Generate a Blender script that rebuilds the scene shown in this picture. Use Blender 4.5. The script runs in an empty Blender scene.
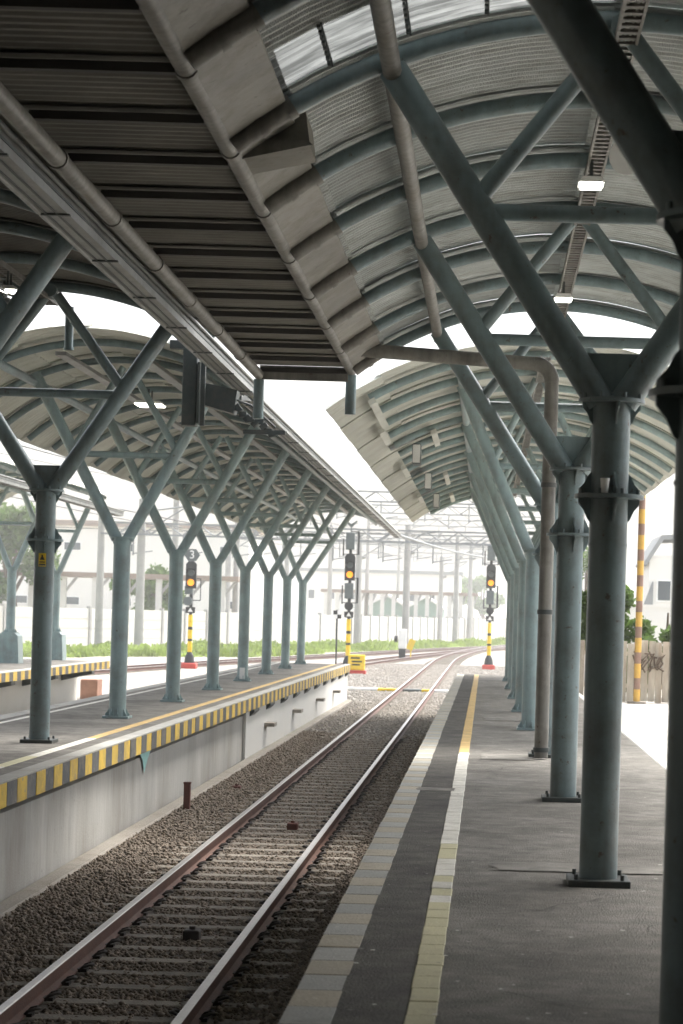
import bpy, math, random
import numpy as np
from mathutils import Vector, Matrix

random.seed(7); np.random.seed(7)
scene = bpy.context.scene
COL = scene.collection
R = math.radians

# ------------------------------------------------------------------ camera
EYE = 1.54                      # camera height above the platform surface (platform top = 0)
F_PX = 2160.0                   # focal length in pixels of the 683 x 1024 frame
VPX, VPY = 486.0, 618.0         # where the platform axis (+Y) meets the frame
cam_d = bpy.data.cameras.new('camera')
cam = bpy.data.objects.new('camera', cam_d); COL.objects.link(cam)
cam_d.sensor_fit = 'AUTO'; cam_d.sensor_width = 36.0
cam_d.lens = F_PX / 1024 * 36.0
cam_d.shift_x = -(VPX - 341.5) / 1024
cam_d.shift_y = (VPY - 512) / 1024
cam_d.clip_start = 0.1; cam_d.clip_end = 6000
cam.matrix_world = Matrix.Translation((0, 0, EYE)) @ Matrix.Rotation(math.pi/2, 4, 'X') @ Matrix.Rotation(0.029, 4, 'Z')
cam_d.dof.use_dof = True
cam_d.dof.focus_distance = 20.0
cam_d.dof.aperture_fstop = 5.6
scene.camera = cam

# ------------------------------------------------------------------ world and sun (bright overcast)
SUN_EL, SUN_AZ = 60.0, 38.0     # azimuth clockwise from +Y
world = bpy.data.worlds.new('World'); scene.world = world; world.use_nodes = True
nt = world.node_tree; bg = nt.nodes['Background']
sky = nt.nodes.new('ShaderNodeTexSky'); sky.sky_type = 'NISHITA'; sky.sun_disc = False
sky.sun_elevation = R(SUN_EL); sky.sun_rotation = R(SUN_AZ)
sky.air_density = 1.0; sky.dust_density = 6.0; sky.ozone_density = 1.0
hs = nt.nodes.new('ShaderNodeHueSaturation'); hs.inputs['Saturation'].default_value = 0.4
nt.links.new(sky.outputs[0], hs.inputs['Color']); nt.links.new(hs.outputs[0], bg.inputs['Color'])
bg.inputs['Strength'].default_value = 0.12
sun_d = bpy.data.lights.new('sun', 'SUN'); sun_d.energy = 0.7; sun_d.angle = R(28); sun_d.color = (1.0, 0.98, 0.94)
sun = bpy.data.objects.new('sun', sun_d); COL.objects.link(sun)
sd = Vector((math.sin(R(SUN_AZ))*math.cos(R(SUN_EL)), math.cos(R(SUN_AZ))*math.cos(R(SUN_EL)), math.sin(R(SUN_EL))))
sun.rotation_euler = sd.to_track_quat('Z', 'Y').to_euler()
sun.location = (20, 20, 40)

vs = scene.view_settings
vs.view_transform = 'Standard'; vs.look = 'None'; vs.exposure = 2.2; vs.gamma = 1.0; vs.use_curve_mapping = False
cy = scene.cycles
cy.max_bounces = 8; cy.diffuse_bounces = 4; cy.glossy_bounces = 3; cy.transmission_bounces = 4; cy.volume_bounces = 1
cy.sample_clamp_indirect = 6.0
cy.use_denoising = True
cy.caustics_reflective = False; cy.caustics_refractive = False

# ------------------------------------------------------------------ materials
MAT = {}
def mat(name, col, rough=0.6, metal=0.0, var=0.25, scale=3.0, bump=0.0, bscale=40.0, stain=None, stain_amt=0.0,
        stain_scale=1.2, rnd=0.0, stretch=(1, 1, 1), spec=0.4, streak=0.0, chips=None, chip_t=.61, chip_s=9):
    """Principled material; colour varied by world-space noise, optional stains, bump and per-object variation."""
    m = bpy.data.materials.new(name); m.use_nodes = True
    t = m.node_tree; N = t.nodes; L = t.links
    b = N['Principled BSDF']
    b.inputs['Roughness'].default_value = rough; b.inputs['Metallic'].default_value = metal
    b.inputs['Specular IOR Level'].default_value = spec
    geo = N.new('ShaderNodeNewGeometry')
    mp = N.new('ShaderNodeMapping'); mp.inputs['Scale'].default_value = stretch
    L.new(geo.outputs['Position'], mp.inputs['Vector'])
    n1 = N.new('ShaderNodeTexNoise'); n1.inputs['Scale'].default_value = scale; n1.inputs['Detail'].default_value = 6
    n1.inputs['Roughness'].default_value = 0.62
    L.new(mp.outputs[0], n1.inputs['Vector'])
    mr = N.new('ShaderNodeMapRange'); mr.inputs[1].default_value = 0.28; mr.inputs[2].default_value = 0.72
    mr.inputs[3].default_value = 1 - var; mr.inputs[4].default_value = 1 + var
    L.new(n1.outputs['Fac'], mr.inputs[0])
    v = mr.outputs[0]
    if rnd:
        oi = N.new('ShaderNodeObjectInfo')
        r2 = N.new('ShaderNodeMapRange'); r2.inputs[3].default_value = 1 - rnd; r2.inputs[4].default_value = 1 + rnd
        L.new(oi.outputs['Random'], r2.inputs[0])
        mm = N.new('ShaderNodeMath'); mm.operation = 'MULTIPLY'
        L.new(v, mm.inputs[0]); L.new(r2.outputs[0], mm.inputs[1]); v = mm.outputs[0]
    mx = N.new('ShaderNodeVectorMath'); mx.operation = 'SCALE'
    mx.inputs[0].default_value = col[:3]; L.new(v, mx.inputs['Scale'])
    out = mx.outputs[0]
    if stain:
        n2 = N.new('ShaderNodeTexNoise'); n2.inputs['Scale'].default_value = stain_scale; n2.inputs['Detail'].default_value = 8
        n2.inputs['Roughness'].default_value = 0.7
        L.new(mp.outputs[0], n2.inputs['Vector'])
        r3 = N.new('ShaderNodeMapRange'); r3.inputs[1].default_value = 0.45; r3.inputs[2].default_value = 0.66
        r3.inputs[3].default_value = 0; r3.inputs[4].default_value = stain_amt
        L.new(n2.outputs['Fac'], r3.inputs[0])
        mix = N.new('ShaderNodeMix'); mix.data_type = 'RGBA'
        L.new(r3.outputs[0], mix.inputs[0]); L.new(out, mix.inputs[6]); mix.inputs[7].default_value = (*stain, 1)
        out = mix.outputs[2]
    if streak:
        m4 = N.new('ShaderNodeMapping'); m4.inputs['Scale'].default_value = (16, 16, 0.9); L.new(geo.outputs['Position'], m4.inputs['Vector'])
        n4 = N.new('ShaderNodeTexNoise'); n4.inputs['Scale'].default_value = 1.0; n4.inputs['Detail'].default_value = 5; L.new(m4.outputs[0], n4.inputs['Vector'])
        r4 = N.new('ShaderNodeMapRange'); r4.inputs[1].default_value = .42; r4.inputs[2].default_value = .7; r4.inputs[3].default_value = 1.0; r4.inputs[4].default_value = 1-streak
        L.new(n4.outputs['Fac'], r4.inputs[0])
        s4 = N.new('ShaderNodeVectorMath'); s4.operation = 'SCALE'; L.new(out, s4.inputs[0]); L.new(r4.outputs[0], s4.inputs['Scale']); out = s4.outputs[0]
    if chips:
        n5 = N.new('ShaderNodeTexNoise'); n5.inputs['Scale'].default_value = chip_s; n5.inputs['Detail'].default_value = 9; n5.inputs['Roughness'].default_value = .75
        L.new(geo.outputs['Position'], n5.inputs['Vector'])
        r5 = N.new('ShaderNodeMapRange'); r5.inputs[1].default_value = chip_t; r5.inputs[2].default_value = chip_t+.04; r5.inputs[4].default_value = .85; L.new(n5.outputs['Fac'], r5.inputs[0])
        x5 = N.new('ShaderNodeMix'); x5.data_type = 'RGBA'; L.new(r5.outputs[0], x5.inputs[0]); L.new(out, x5.inputs[6]); x5.inputs[7].default_value = (*chips, 1); out = x5.outputs[2]
        rr = N.new('ShaderNodeMapRange'); rr.inputs[3].default_value = rough-.1; rr.inputs[4].default_value = min(1, rough+.2); L.new(n1.outputs['Fac'], rr.inputs[0]); L.new(rr.outputs[0], b.inputs['Roughness'])
    L.new(out, b.inputs['Base Color'])
    if bump:
        n3 = N.new('ShaderNodeTexNoise'); n3.inputs['Scale'].default_value = bscale; n3.inputs['Detail'].default_value = 4
        L.new(geo.outputs['Position'], n3.inputs['Vector'])
        bp = N.new('ShaderNodeBump'); bp.inputs['Strength'].default_value = bump; bp.inputs['Distance'].default_value = 0.02
        L.new(n3.outputs['Fac'], bp.inputs['Height']); L.new(bp.outputs[0], b.inputs['Normal'])
    MAT[name] = m
    return m

mat('steel_teal', (0.172, 0.236, 0.246), 0.33, 0.0, 0.18, 2.0, 0.06, 60, (0.095, 0.095, 0.087), 0.55, 3.0, spec=0.55, streak=.2, chips=(.08, .055, .04), chip_t=.61, chip_s=14)
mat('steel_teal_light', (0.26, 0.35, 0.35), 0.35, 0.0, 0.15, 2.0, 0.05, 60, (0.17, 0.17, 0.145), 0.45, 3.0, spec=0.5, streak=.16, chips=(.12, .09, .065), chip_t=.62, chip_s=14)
mat('steel_dark', (0.05, 0.062, 0.06), 0.5, 0.0, 0.25, 3.0, 0.08, 50, (0.12, 0.10, 0.08), 0.4, 6.0)
mat('pipe_brown', (0.2, 0.195, 0.175), 0.5, 0.0, 0.3, 2.5, 0.06, 50, (0.1, 0.085, 0.065), 0.6, 2.6, streak=.3, chips=(.08, .05, .035), chip_t=.62)
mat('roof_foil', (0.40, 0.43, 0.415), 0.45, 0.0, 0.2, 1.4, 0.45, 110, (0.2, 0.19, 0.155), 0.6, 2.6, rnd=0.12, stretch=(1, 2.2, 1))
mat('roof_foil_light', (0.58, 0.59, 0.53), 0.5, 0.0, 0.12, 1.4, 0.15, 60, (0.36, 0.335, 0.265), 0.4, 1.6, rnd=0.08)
mat('eave_sheet', (0.18, 0.172, 0.148), 0.5, 0.0, 0.3, 3.5, 0.1, 20, (0.095, 0.08, 0.057), 0.75, 4.0, rnd=0.18, chips=(.06, .048, .035), chip_t=.62)
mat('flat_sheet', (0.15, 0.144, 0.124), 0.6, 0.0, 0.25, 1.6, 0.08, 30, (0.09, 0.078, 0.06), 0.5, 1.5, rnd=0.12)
mat('flat_purlin', (0.04, 0.038, 0.034), 0.6, 0.0, 0.2, 2.0)
mat('gutter_metal', (0.22, 0.225, 0.21), 0.42, 0.2, 0.22, 1.5, 0.04, 40, (0.09, 0.08, 0.065), 0.6, 2.0)
mat('asphalt', (0.215, 0.203, 0.178), 0.9, 0.0, 0.4, 5.0, 1.0, 80, (0.095, 0.087, 0.072), 0.8, 0.8, chips=(.32, .30, .265), chip_t=.58, chip_s=26)
mat('asphalt_edge', (0.105, 0.098, 0.083), 0.9, 0.0, 0.45, 5.0, 1.0, 80, (0.035, 0.032, 0.027), 0.7, 1.2, chips=(.2, .185, .16), chip_t=.6, chip_s=26)
mat('platform_patch', (0.235, 0.222, 0.195), 0.85, 0.0, 0.3, 4.0, 0.5, 60, (0.10, 0.092, 0.078), 0.75, 2.5)
mat('concrete', (0.43, 0.42, 0.385), 0.85, 0.0, 0.18, 1.0, 0.25, 40, (0.25, 0.225, 0.185), 0.6, 0.9, stretch=(1, 1, 0.35), streak=.1, chips=(.22, .2, .17), chip_t=.62)
mat('concrete_white', (0.62, 0.61, 0.57), 0.85, 0.0, 0.1, 1.0, 0.15, 40, (0.42, 0.40, 0.35), 0.35, 1.0)
mat('concrete_base', (0.3, 0.275, 0.235), 0.9, 0.0, 0.25, 2.0, 0.5, 40, (0.13, 0.105, 0.08), 0.7, 2.0)
mat('tile_grey', (0.43, 0.432, 0.40), 0.75, 0.0, 0.2, 5.0, 0.35, 60, (0.2, 0.19, 0.165), 0.6, 5.0, rnd=0.08)
mat('tile_yellow', (0.48, 0.435, 0.335), 0.75, 0.0, 0.2, 5.0, 0.35, 60, (0.25, 0.215, 0.15), 0.6, 5.0, rnd=0.1)
mat('line_yellow', (0.60, 0.565, 0.35), 0.7, 0.0, 0.14, 5.0, 0.3, 60, (0.32, 0.285, 0.19), 0.5, 5.0, rnd=0.05)
mat('line_white', (0.72, 0.70, 0.62), 0.7, 0.0, 0.12, 5.0, 0.3, 60, (0.34, 0.31, 0.24), 0.45, 6.0, rnd=0.06)
mat('line_orange', (0.64, 0.44, 0.17), 0.7, 0.0, 0.14, 5.0, 0.3, 60, (0.3, 0.24, 0.16), 0.45, 6.0, rnd=0.08)
mat('block_yellow', (0.66, 0.45, 0.07), 0.65, 0.0, 0.15, 5.0, 0.2, 40, (0.3, 0.22, 0.1), 0.6, 4.0, rnd=0.1, chips=(.3, .27, .22), chip_t=.6)
mat('block_black', (0.085, 0.088, 0.09), 0.65, 0.0, 0.2, 5.0, 0.2, 40, (0.22, 0.2, 0.165), 0.6, 4.0, rnd=0.2, chips=(.3, .28, .24), chip_t=.6)
mat('ballast_bed', (0.09, 0.075, 0.06), 0.95, 0.0, 0.35, 5.0, 1.0, 25, (0.05, 0.042, 0.035), 0.6, 1.0)
mat('ballast_stone', (0.185, 0.152, 0.118), 0.9, 0.0, 0.6, 14.0)
mat('ballast_pale', (0.29, 0.268, 0.235), 0.95, 0.0, 0.3, 4.0, 1.0, 20, (0.25, 0.22, 0.18), 0.5, 0.6)
mat('sleeper', (0.2, 0.178, 0.145), 0.85, 0.0, 0.25, 6.0, 0.4, 50, (0.11, 0.095, 0.075), 0.6, 4.0, rnd=0.15)
mat('rail_rust', (0.11, 0.052, 0.036), 0.7, 0.2, 0.3, 8.0, 0.2, 60, (0.06, 0.04, 0.03), 0.5, 5.0)
mat('rail_head', (0.46, 0.44, 0.42), 0.35, 0.85, 0.1, 10.0, 0.0)
mat('clip_iron', (0.045, 0.038, 0.033), 0.7, 0.3, 0.2, 8.0)
mat('red_rust', (0.10, 0.035, 0.025), 0.8, 0.0, 0.3, 8.0)
mat('ground_dirt', (0.36, 0.33, 0.28), 0.95, 0.0, 0.25, 0.2, 0.5, 3, (0.18, 0.2, 0.09), 0.4, 0.06)
mat('pavement', (0.55, 0.53, 0.49), 0.85, 0.0, 0.12, 0.8, 0.2, 30, (0.36, 0.34, 0.3), 0.4, 0.7)
mat('bark', (0.14, 0.105, 0.075), 0.9, 0.0, 0.3, 6.0, 0.5, 30)
mat('wood_plank', (0.58, 0.53, 0.44), 0.85, 0.0, 0.25, 3.0, 0.3, 40, (0.3, 0.2, 0.12), 0.6, 1.4, rnd=0.14, stretch=(2, 2, 0.4))
mat('pole_orange', (0.64, 0.39, 0.085), 0.6, 0.0, 0.15, 6.0)
mat('pole_brown', (0.27, 0.17, 0.13), 0.6, 0.0, 0.2, 6.0)
mat('signal_black', (0.022, 0.024, 0.024), 0.55, 0.0, 0.2, 6.0)
mat('signal_grey', (0.10, 0.12, 0.118), 0.5, 0.0, 0.15, 6.0)
mat('signal_yellow', (0.75, 0.52, 0.03), 0.55, 0.0, 0.12, 6.0)
mat('signal_red', (0.55, 0.07, 0.05), 0.6, 0.0, 0.15, 6.0)
mat('white_paint', (0.8, 0.8, 0.77), 0.6, 0.0, 0.08, 4.0)
mat('mast_concrete', (0.34, 0.335, 0.32), 0.85, 0.0, 0.12, 2.0)
mat('galvanised', (0.24, 0.255, 0.26), 0.5, 0.3, 0.12, 4.0)
mat('wire_black', (0.05, 0.05, 0.05), 0.5, 0.3, 0.1, 4.0)
mat('building_white', (0.72, 0.71, 0.67), 0.85, 0.0, 0.08, 0.4, 0, 1, (0.5, 0.47, 0.42), 0.3, 0.2)
mat('roof_grey', (0.24, 0.25, 0.25), 0.7, 0.0, 0.15, 0.6)
mat('roof_brown', (0.27, 0.21, 0.17), 0.7, 0.0, 0.15, 0.6)
mat('gable_green', (0.22, 0.31, 0.26), 0.7, 0.0, 0.15, 0.6)
mat('window_dark', (0.07, 0.085, 0.095), 0.2, 0.0, 0.2, 1.0)
mat('brick_red', (0.36, 0.2, 0.14), 0.85, 0.0, 0.2, 4.0, 0.4, 20)
mat('shade_wall', (0.13, 0.12, 0.105), 0.8, 0.0, 0.15, 0.8, 0, 1, (0.2, 0.18, 0.15), 0.4, 0.8)  # dark colour of the unseen walls added for shade
mat('plaster_teal', (0.35, 0.62, 0.58), 0.7, 0.0, 0.2, 6.0)

def emit(name, col, strength):
    m = bpy.data.materials.new(name); m.use_nodes = True
    b = m.node_tree.nodes['Principled BSDF']
    b.inputs['Base Color'].default_value = (*col, 1)
    b.inputs['Emission Color'].default_value = (*col, 1); b.inputs['Emission Strength'].default_value = strength
    MAT[name] = m
emit('lamp_glow', (1.0, 0.97, 0.88), 2.2)
emit('signal_amber', (1.0, 0.30, 0.01), 0.36)

def translucent(name, col):
    m = bpy.data.materials.new(name); m.use_nodes = True
    t = m.node_tree; N = t.nodes; L = t.links; N.remove(N['Principled BSDF'])
    geo = N.new('ShaderNodeNewGeometry')
    w = N.new('ShaderNodeTexNoise'); w.inputs['Scale'].default_value = 5; w.inputs['Detail'].default_value = 5
    mp = N.new('ShaderNodeMapping'); mp.inputs['Scale'].default_value = (.5, 6, .5)
    L.new(geo.outputs['Position'], mp.inputs['Vector']); L.new(mp.outputs[0], w.inputs['Vector'])
    cr = N.new('ShaderNodeMapRange'); cr.inputs[1].default_value = .35; cr.inputs[2].default_value = .65; cr.inputs[3].default_value = 0.45; cr.inputs[4].default_value = 1.2
    L.new(w.outputs['Fac'], cr.inputs[0])
    sc = N.new('ShaderNodeVectorMath'); sc.operation = 'SCALE'; sc.inputs[0].default_value = col
    L.new(cr.outputs[0], sc.inputs['Scale'])
    tr = N.new('ShaderNodeBsdfTranslucent'); df = N.new('ShaderNodeBsdfDiffuse'); ad = N.new('ShaderNodeMixShader')
    L.new(sc.outputs[0], tr.inputs['Color']); L.new(sc.outputs[0], df.inputs['Color'])
    ad.inputs[0].default_value = 0.45
    L.new(tr.outputs[0], ad.inputs[1]); L.new(df.outputs[0], ad.inputs[2])
    L.new(ad.outputs[0], N['Material Output'].inputs['Surface'])
    MAT[name] = m
def foliage(name, col, var, scale):
    m = mat(name, col, 0.75, 0.0, var, scale, rnd=.12); t = m.node_tree; N = t.nodes; L = t.links
    b = N['Principled BSDF']; src = b.inputs['Base Color'].links[0].from_socket
    tr = N.new('ShaderNodeBsdfTranslucent'); mx = N.new('ShaderNodeMixShader'); mx.inputs[0].default_value = .45
    L.new(src, tr.inputs['Color']); L.new(b.outputs[0], mx.inputs[1]); L.new(tr.outputs[0], mx.inputs[2])
    L.new(mx.outputs[0], N['Material Output'].inputs['Surface'])
foliage('grass', (0.22, 0.29, 0.07), .5, .35)
foliage('leaf', (0.10, 0.17, 0.036), .5, .9)
translucent('skylight', (0.26, 0.27, 0.26))

# ------------------------------------------------------------------ mesh helpers
class MB:
    """Collects shapes; build() links them as one mesh object."""
    def __init__(s): s.v = []; s.f = []; s.s = []; s.m = []; s.mi = 0
    def _add(s, vs, fs, smooth=False):
        o = len(s.v); s.v += [tuple(p) for p in vs]
        for f in fs: s.f.append(tuple(i + o for i in f)); s.s.append(smooth); s.m.append(s.mi)
        return s
    def box(s, c, d, M=None, bev=0.0):
        x, y, z = d[0]/2, d[1]/2, d[2]/2
        if bev <= 0:
            P = [(-x,-y,-z),(x,-y,-z),(x,y,-z),(-x,y,-z),(-x,-y,z),(x,-y,z),(x,y,z),(-x,y,z)]
            Fc = [(0,3,2,1),(4,5,6,7),(0,1,5,4),(1,2,6,5),(2,3,7,6),(3,0,4,7)]
        else:       # chamfered box
            b = bev; P = []; idx = {}
            for sx in (-1, 1):
                for sy in (-1, 1):
                    for sz in (-1, 1):
                        for a in range(3):
                            q = [sx*x, sy*y, sz*z]; ss = (sx, sy, sz)
                            for k in range(3):
                                if k != a: q[k] -= ss[k]*b
                            idx[(sx, sy, sz, a)] = len(P); P.append(tuple(q))
            Fc = []
            for a in range(3):
                o1, o2 = [k for k in range(3) if k != a]
                for sg in (-1, 1):
                    ring = []
                    for (p, q) in ((-1,-1),(1,-1),(1,1),(-1,1)):
                        k = [0, 0, 0]; k[a] = sg; k[o1] = p; k[o2] = q; ring.append(idx[(*k, a)])
                    flip = (sg < 0) ^ (a == 1)
                    Fc.append(tuple(reversed(ring)) if flip else tuple(ring))
            for a in range(3):          # edges running along axis a
                o1, o2 = [k for k in range(3) if k != a]
                for p in (-1, 1):
                    for q in (-1, 1):
                        k0 = [0,0,0]; k1 = [0,0,0]; k0[a] = -1; k1[a] = 1; k0[o1] = k1[o1] = p; k0[o2] = k1[o2] = q
                        Fc.append((idx[(*k0, o1)], idx[(*k1, o1)], idx[(*k1, o2)], idx[(*k0, o2)]))
            for sx in (-1, 1):
                for sy in (-1, 1):
                    for sz in (-1, 1):
                        Fc.append(tuple(idx[(sx, sy, sz, a)] for a in range(3)))
            P2 = [Vector(p) for p in P]; F2 = []
            for f in Fc:                # orient outward
                n = (P2[f[1]]-P2[f[0]]).cross(P2[f[2]]-P2[f[0]])
                cc = sum((P2[i] for i in f), Vector())/len(f)
                F2.append(f if n.dot(cc) > 0 else tuple(reversed(f)))
            Fc = F2
        c = Vector(c)
        P = [c + (M @ Vector(p) if M else Vector(p)) for p in P]
        return s._add(P, Fc)
    def tube(s, pts, r, n=12, caps=True):
        pts = [Vector(p) for p in pts]; rs = r if isinstance(r, (list, tuple)) else [r]*len(pts)
        t0 = (pts[1]-pts[0]).normalized()
        up = Vector((0, 0, 1)) if abs(t0.z) < 0.9 else Vector((0, 1, 0))
        u = t0.cross(up).normalized(); V = []
        rings = []
        for i, p in enumerate(pts):
            if i == 0: t = t0
            elif i == len(pts)-1: t = (pts[-1]-pts[-2]).normalized()
            else: t = ((pts[i+1]-p).normalized() + (p-pts[i-1]).normalized()).normalized()
            u = (u - t*u.dot(t)).normalized(); w = t.cross(u)
            rings.append([p + (u*math.cos(2*math.pi*k/n) + w*math.sin(2*math.pi*k/n))*rs[i] for k in range(n)])
        for g in rings: V += g
        Fc = []
        for i in range(len(pts)-1):
            for k in range(n):
                a, b = i*n+k, i*n+(k+1) % n
                Fc.append((a, b, b+n, a+n))
        s._add(V, Fc, True)
        if caps:
            s._add(rings[0], [tuple(reversed(range(n)))]); s._add(rings[-1], [tuple(range(n))])
        return s
    def cyl(s, c, r, h, n=20, axis='Z', r2=None):
        c = Vector(c); d = {'X': Vector((1,0,0)), 'Y': Vector((0,1,0)), 'Z': Vector((0,0,1))}[axis]
        return s.tube([c, c+d*h], [r, r if r2 is None else r2], n)
    def prism(s, poly, a, b, axis='Y'):
        """Extrude a 2D polygon; axis Y: poly is (x, z); X: (y, z); Z: (x, y)."""
        n = len(poly)
        def P(p, t): return {'Y': (p[0], t, p[1]), 'X': (t, p[0], p[1]), 'Z': (p[0], p[1], t)}[axis]
        V = [P(p, a) for p in poly] + [P(p, b) for p in poly]
        Fc = [tuple(range(n)), tuple(reversed(range(n, 2*n)))] + [(i, i+n, (i+1) % n+n, (i+1) % n) for i in range(n)]
        ar = sum(poly[i][0]*poly[(i+1) % n][1]-poly[(i+1) % n][0]*poly[i][1] for i in range(n))
        flip = (ar < 0) ^ (axis != 'Y')
        if (b < a): flip = not flip
        if flip: Fc = [tuple(reversed(f)) for f in Fc]
        return s._add(V, Fc)
    def mesh(s, name, mats):
        me = bpy.data.meshes.new(name); me.from_pydata(s.v, [], s.f)
        me.polygons.foreach_set('use_smooth', s.s)
        for k in (mats if isinstance(mats, (list, tuple)) else [mats]): me.materials.append(MAT[k])
        me.polygons.foreach_set('material_index', s.m); me.update()
        return me
    def build(s, name, mats, parent=None, loc=None): return inst(name, s.mesh(name, mats), parent, loc)

def inst(name, me, parent=None, loc=None, rot=None):
    o = bpy.data.objects.new(name, me); COL.objects.link(o)
    if parent: o.parent = parent
    if loc is not None: o.location = loc
    if rot is not None: o.rotation_euler = rot
    return o
def tag(o, label=None, cat=None, group=None, kind=None):
    if label: o['label'] = label
    if cat: o['category'] = cat
    if group: o['group'] = group
    if kind: o['kind'] = kind
    return o
def thing(name, label, cat, loc=(0, 0, 0), rz=0.0, group=None):
    o = bpy.data.objects.new(name, None); COL.objects.link(o); o.location = loc; o.rotation_euler = (0, 0, rz)
    return tag(o, label, cat, group)
def copy_tree(o, parent=None):
    c = o.copy(); COL.objects.link(c); c.parent = parent
    for ch in o.children: copy_tree(ch, c)
    return c
ORD = ['nearest', 'second nearest', 'third nearest', 'fourth', 'fifth', 'sixth', 'seventh', 'eighth', 'ninth', 'tenth']

# ------------------------------------------------------------------ key positions (metres)
RAIL_Z = -0.98          # top of rail
BED_Z = -1.14           # ballast level
GROUND_Z = -1.2
TRACK_X = -2.385
EDGE_R, EDGE_L = -0.735, -4.09
COLX_R, COLX_L = 0.70, -5.06
BAY = 5.78
COLY = [6.88 + BAY*i for i in range(11)]     # column positions along the platforms
A_END, B_START = 24.7, 27.2

# ------------------------------------------------------------------ ground, ballast, platforms
g = MB(); g._add([(-900, -60, GROUND_Z), (900, -60, GROUND_Z), (900, 1500, GROUND_Z), (-900, 1500, GROUND_Z)], [(0, 1, 2, 3)])
tag(g.build('ground', 'ground_dirt'), kind='structure')

b = MB(); b._add([(-4.3, -20, BED_Z), (-0.6, -20, BED_Z), (-0.6, 66, BED_Z), (-4.3, 66, BED_Z)], [(0, 1, 2, 3)])
tag(b.build('ballast_bed', 'ballast_bed'), kind='structure')
b = MB(); b._add([(-10.9, -20, BED_Z), (-6.5, -20, BED_Z), (-6.5, 62, BED_Z), (-10.9, 62, BED_Z)], [(0, 1, 2, 3)])
b._add([(-24, 62, BED_Z-.004), (-4.3, 62, BED_Z-.004), (-4.3, 66, BED_Z-.004), (-24, 66, BED_Z-.004)], [(0, 1, 2, 3)])
b._add([(-24, 66, BED_Z-.004), (2.2, 66, BED_Z-.004), (24, 260, BED_Z-.004), (-12, 260, BED_Z-.004)], [(0, 1, 2, 3)])
tag(b.build('yard_ballast', 'ballast_pale'), kind='structure')

def platform(name, x0, x1, y0, y1, wall_mat='concrete', over=0.10):
    """Deck slab with an overhanging lip on a solid base; deck surface at Z = 0."""
    m = MB()
    m._add([(x0, y0, 0), (x1, y0, 0), (x1, y1, 0), (x0, y1, 0)], [(0, 1, 2, 3)])
    root = tag(m.build(name, 'asphalt'), kind='structure')
    w = MB(); w.box(((x0+x1)/2, (y0+y1)/2, (GROUND_Z-0.2-0.22)/2), (x1-x0-2*over, y1-y0-0.1, 0.22-0.2-GROUND_Z-0.44+0.22))
    w.build('retaining_wall', wall_mat, root)
    return root

PR_END, PL_END = 58.5, 66.0
# right platform (camera stands on it)
pr = platform('right_platform', EDGE_R+0.02, 1.93, -20, PR_END)
tile = {k: MB().box((0, 0, 0), (0.20, 0.376, 0.10), bev=0.006).mesh('coping_tile', k) for k in ('tile_grey', 'tile_yellow')}
y = 5.0; i = 0
while y < PR_END-0.2:
    o = inst('coping_tile', tile['tile_yellow' if i % 2 else 'tile_grey'], pr, (EDGE_R+0.10+random.uniform(-.003, .003), y+.19, -0.047+random.uniform(0, .004)))
    y += 0.381; i += 1
m = MB(); m.box((EDGE_R+0.10, -7.5, -0.05), (0.2, 25, 0.1)); m.build('coping_strip', 'tile_grey', pr)
m = MB(); m.box((EDGE_R+0.17, 19.25, -0.18), (0.2, 78.4, 0.14)); m.build('edge_beam', 'concrete', pr)
def guide(k):
    m = MB().box((0, 0, 0), (0.116, 0.292, 0.02), bev=0.003)
    return m.mesh('guide_tile', k)
lt = {k: guide(k) for k in ('line_yellow', 'line_white', 'line_orange')}
y = 5.0
while y < PR_END-0.6:
    k = 'line_yellow' if y < 12.2 else ('line_white' if y < 24.5 else 'line_orange')
    if 11.2 < y < 14.5: k = random.choice(['line_yellow', 'line_white', 'line_white'])
    inst('guide_tile', lt[k], pr, (-0.205+random.uniform(-.003, .003), y+.15, -0.004+random.uniform(0, .003)))
    y += 0.30
m = MB(); m._add([(EDGE_R+.19, -20, .004), (-.27, -20, .004), (-.27, PR_END, .004), (EDGE_R+.19, PR_END, .004)], [(0, 1, 2, 3)]); m.build('edge_asphalt', 'asphalt_edge', pr)
# thin lighter concrete patches and joints
for (x, yy, dx, dy) in ((0.28, 24.0, .62, 1.1), (0.62, 13.4, 1.15, .5), (-0.40, 19.2, .36, .35), (0.3, 33, .6, 1.2)):
    n = 44; P = []
    for k in range(n):
        a = 2*math.pi*k/n; q = 1/max(abs(math.cos(a)), abs(math.sin(a)))*0.5
        P.append((x+math.cos(a)*q*dx*random.uniform(.86, 1), yy+math.sin(a)*q*dy*random.uniform(.86, 1), 0.008))
    m = MB(); m._add(P, [tuple(range(n))]); m.build('repair_patch', 'platform_patch', pr)

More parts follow.
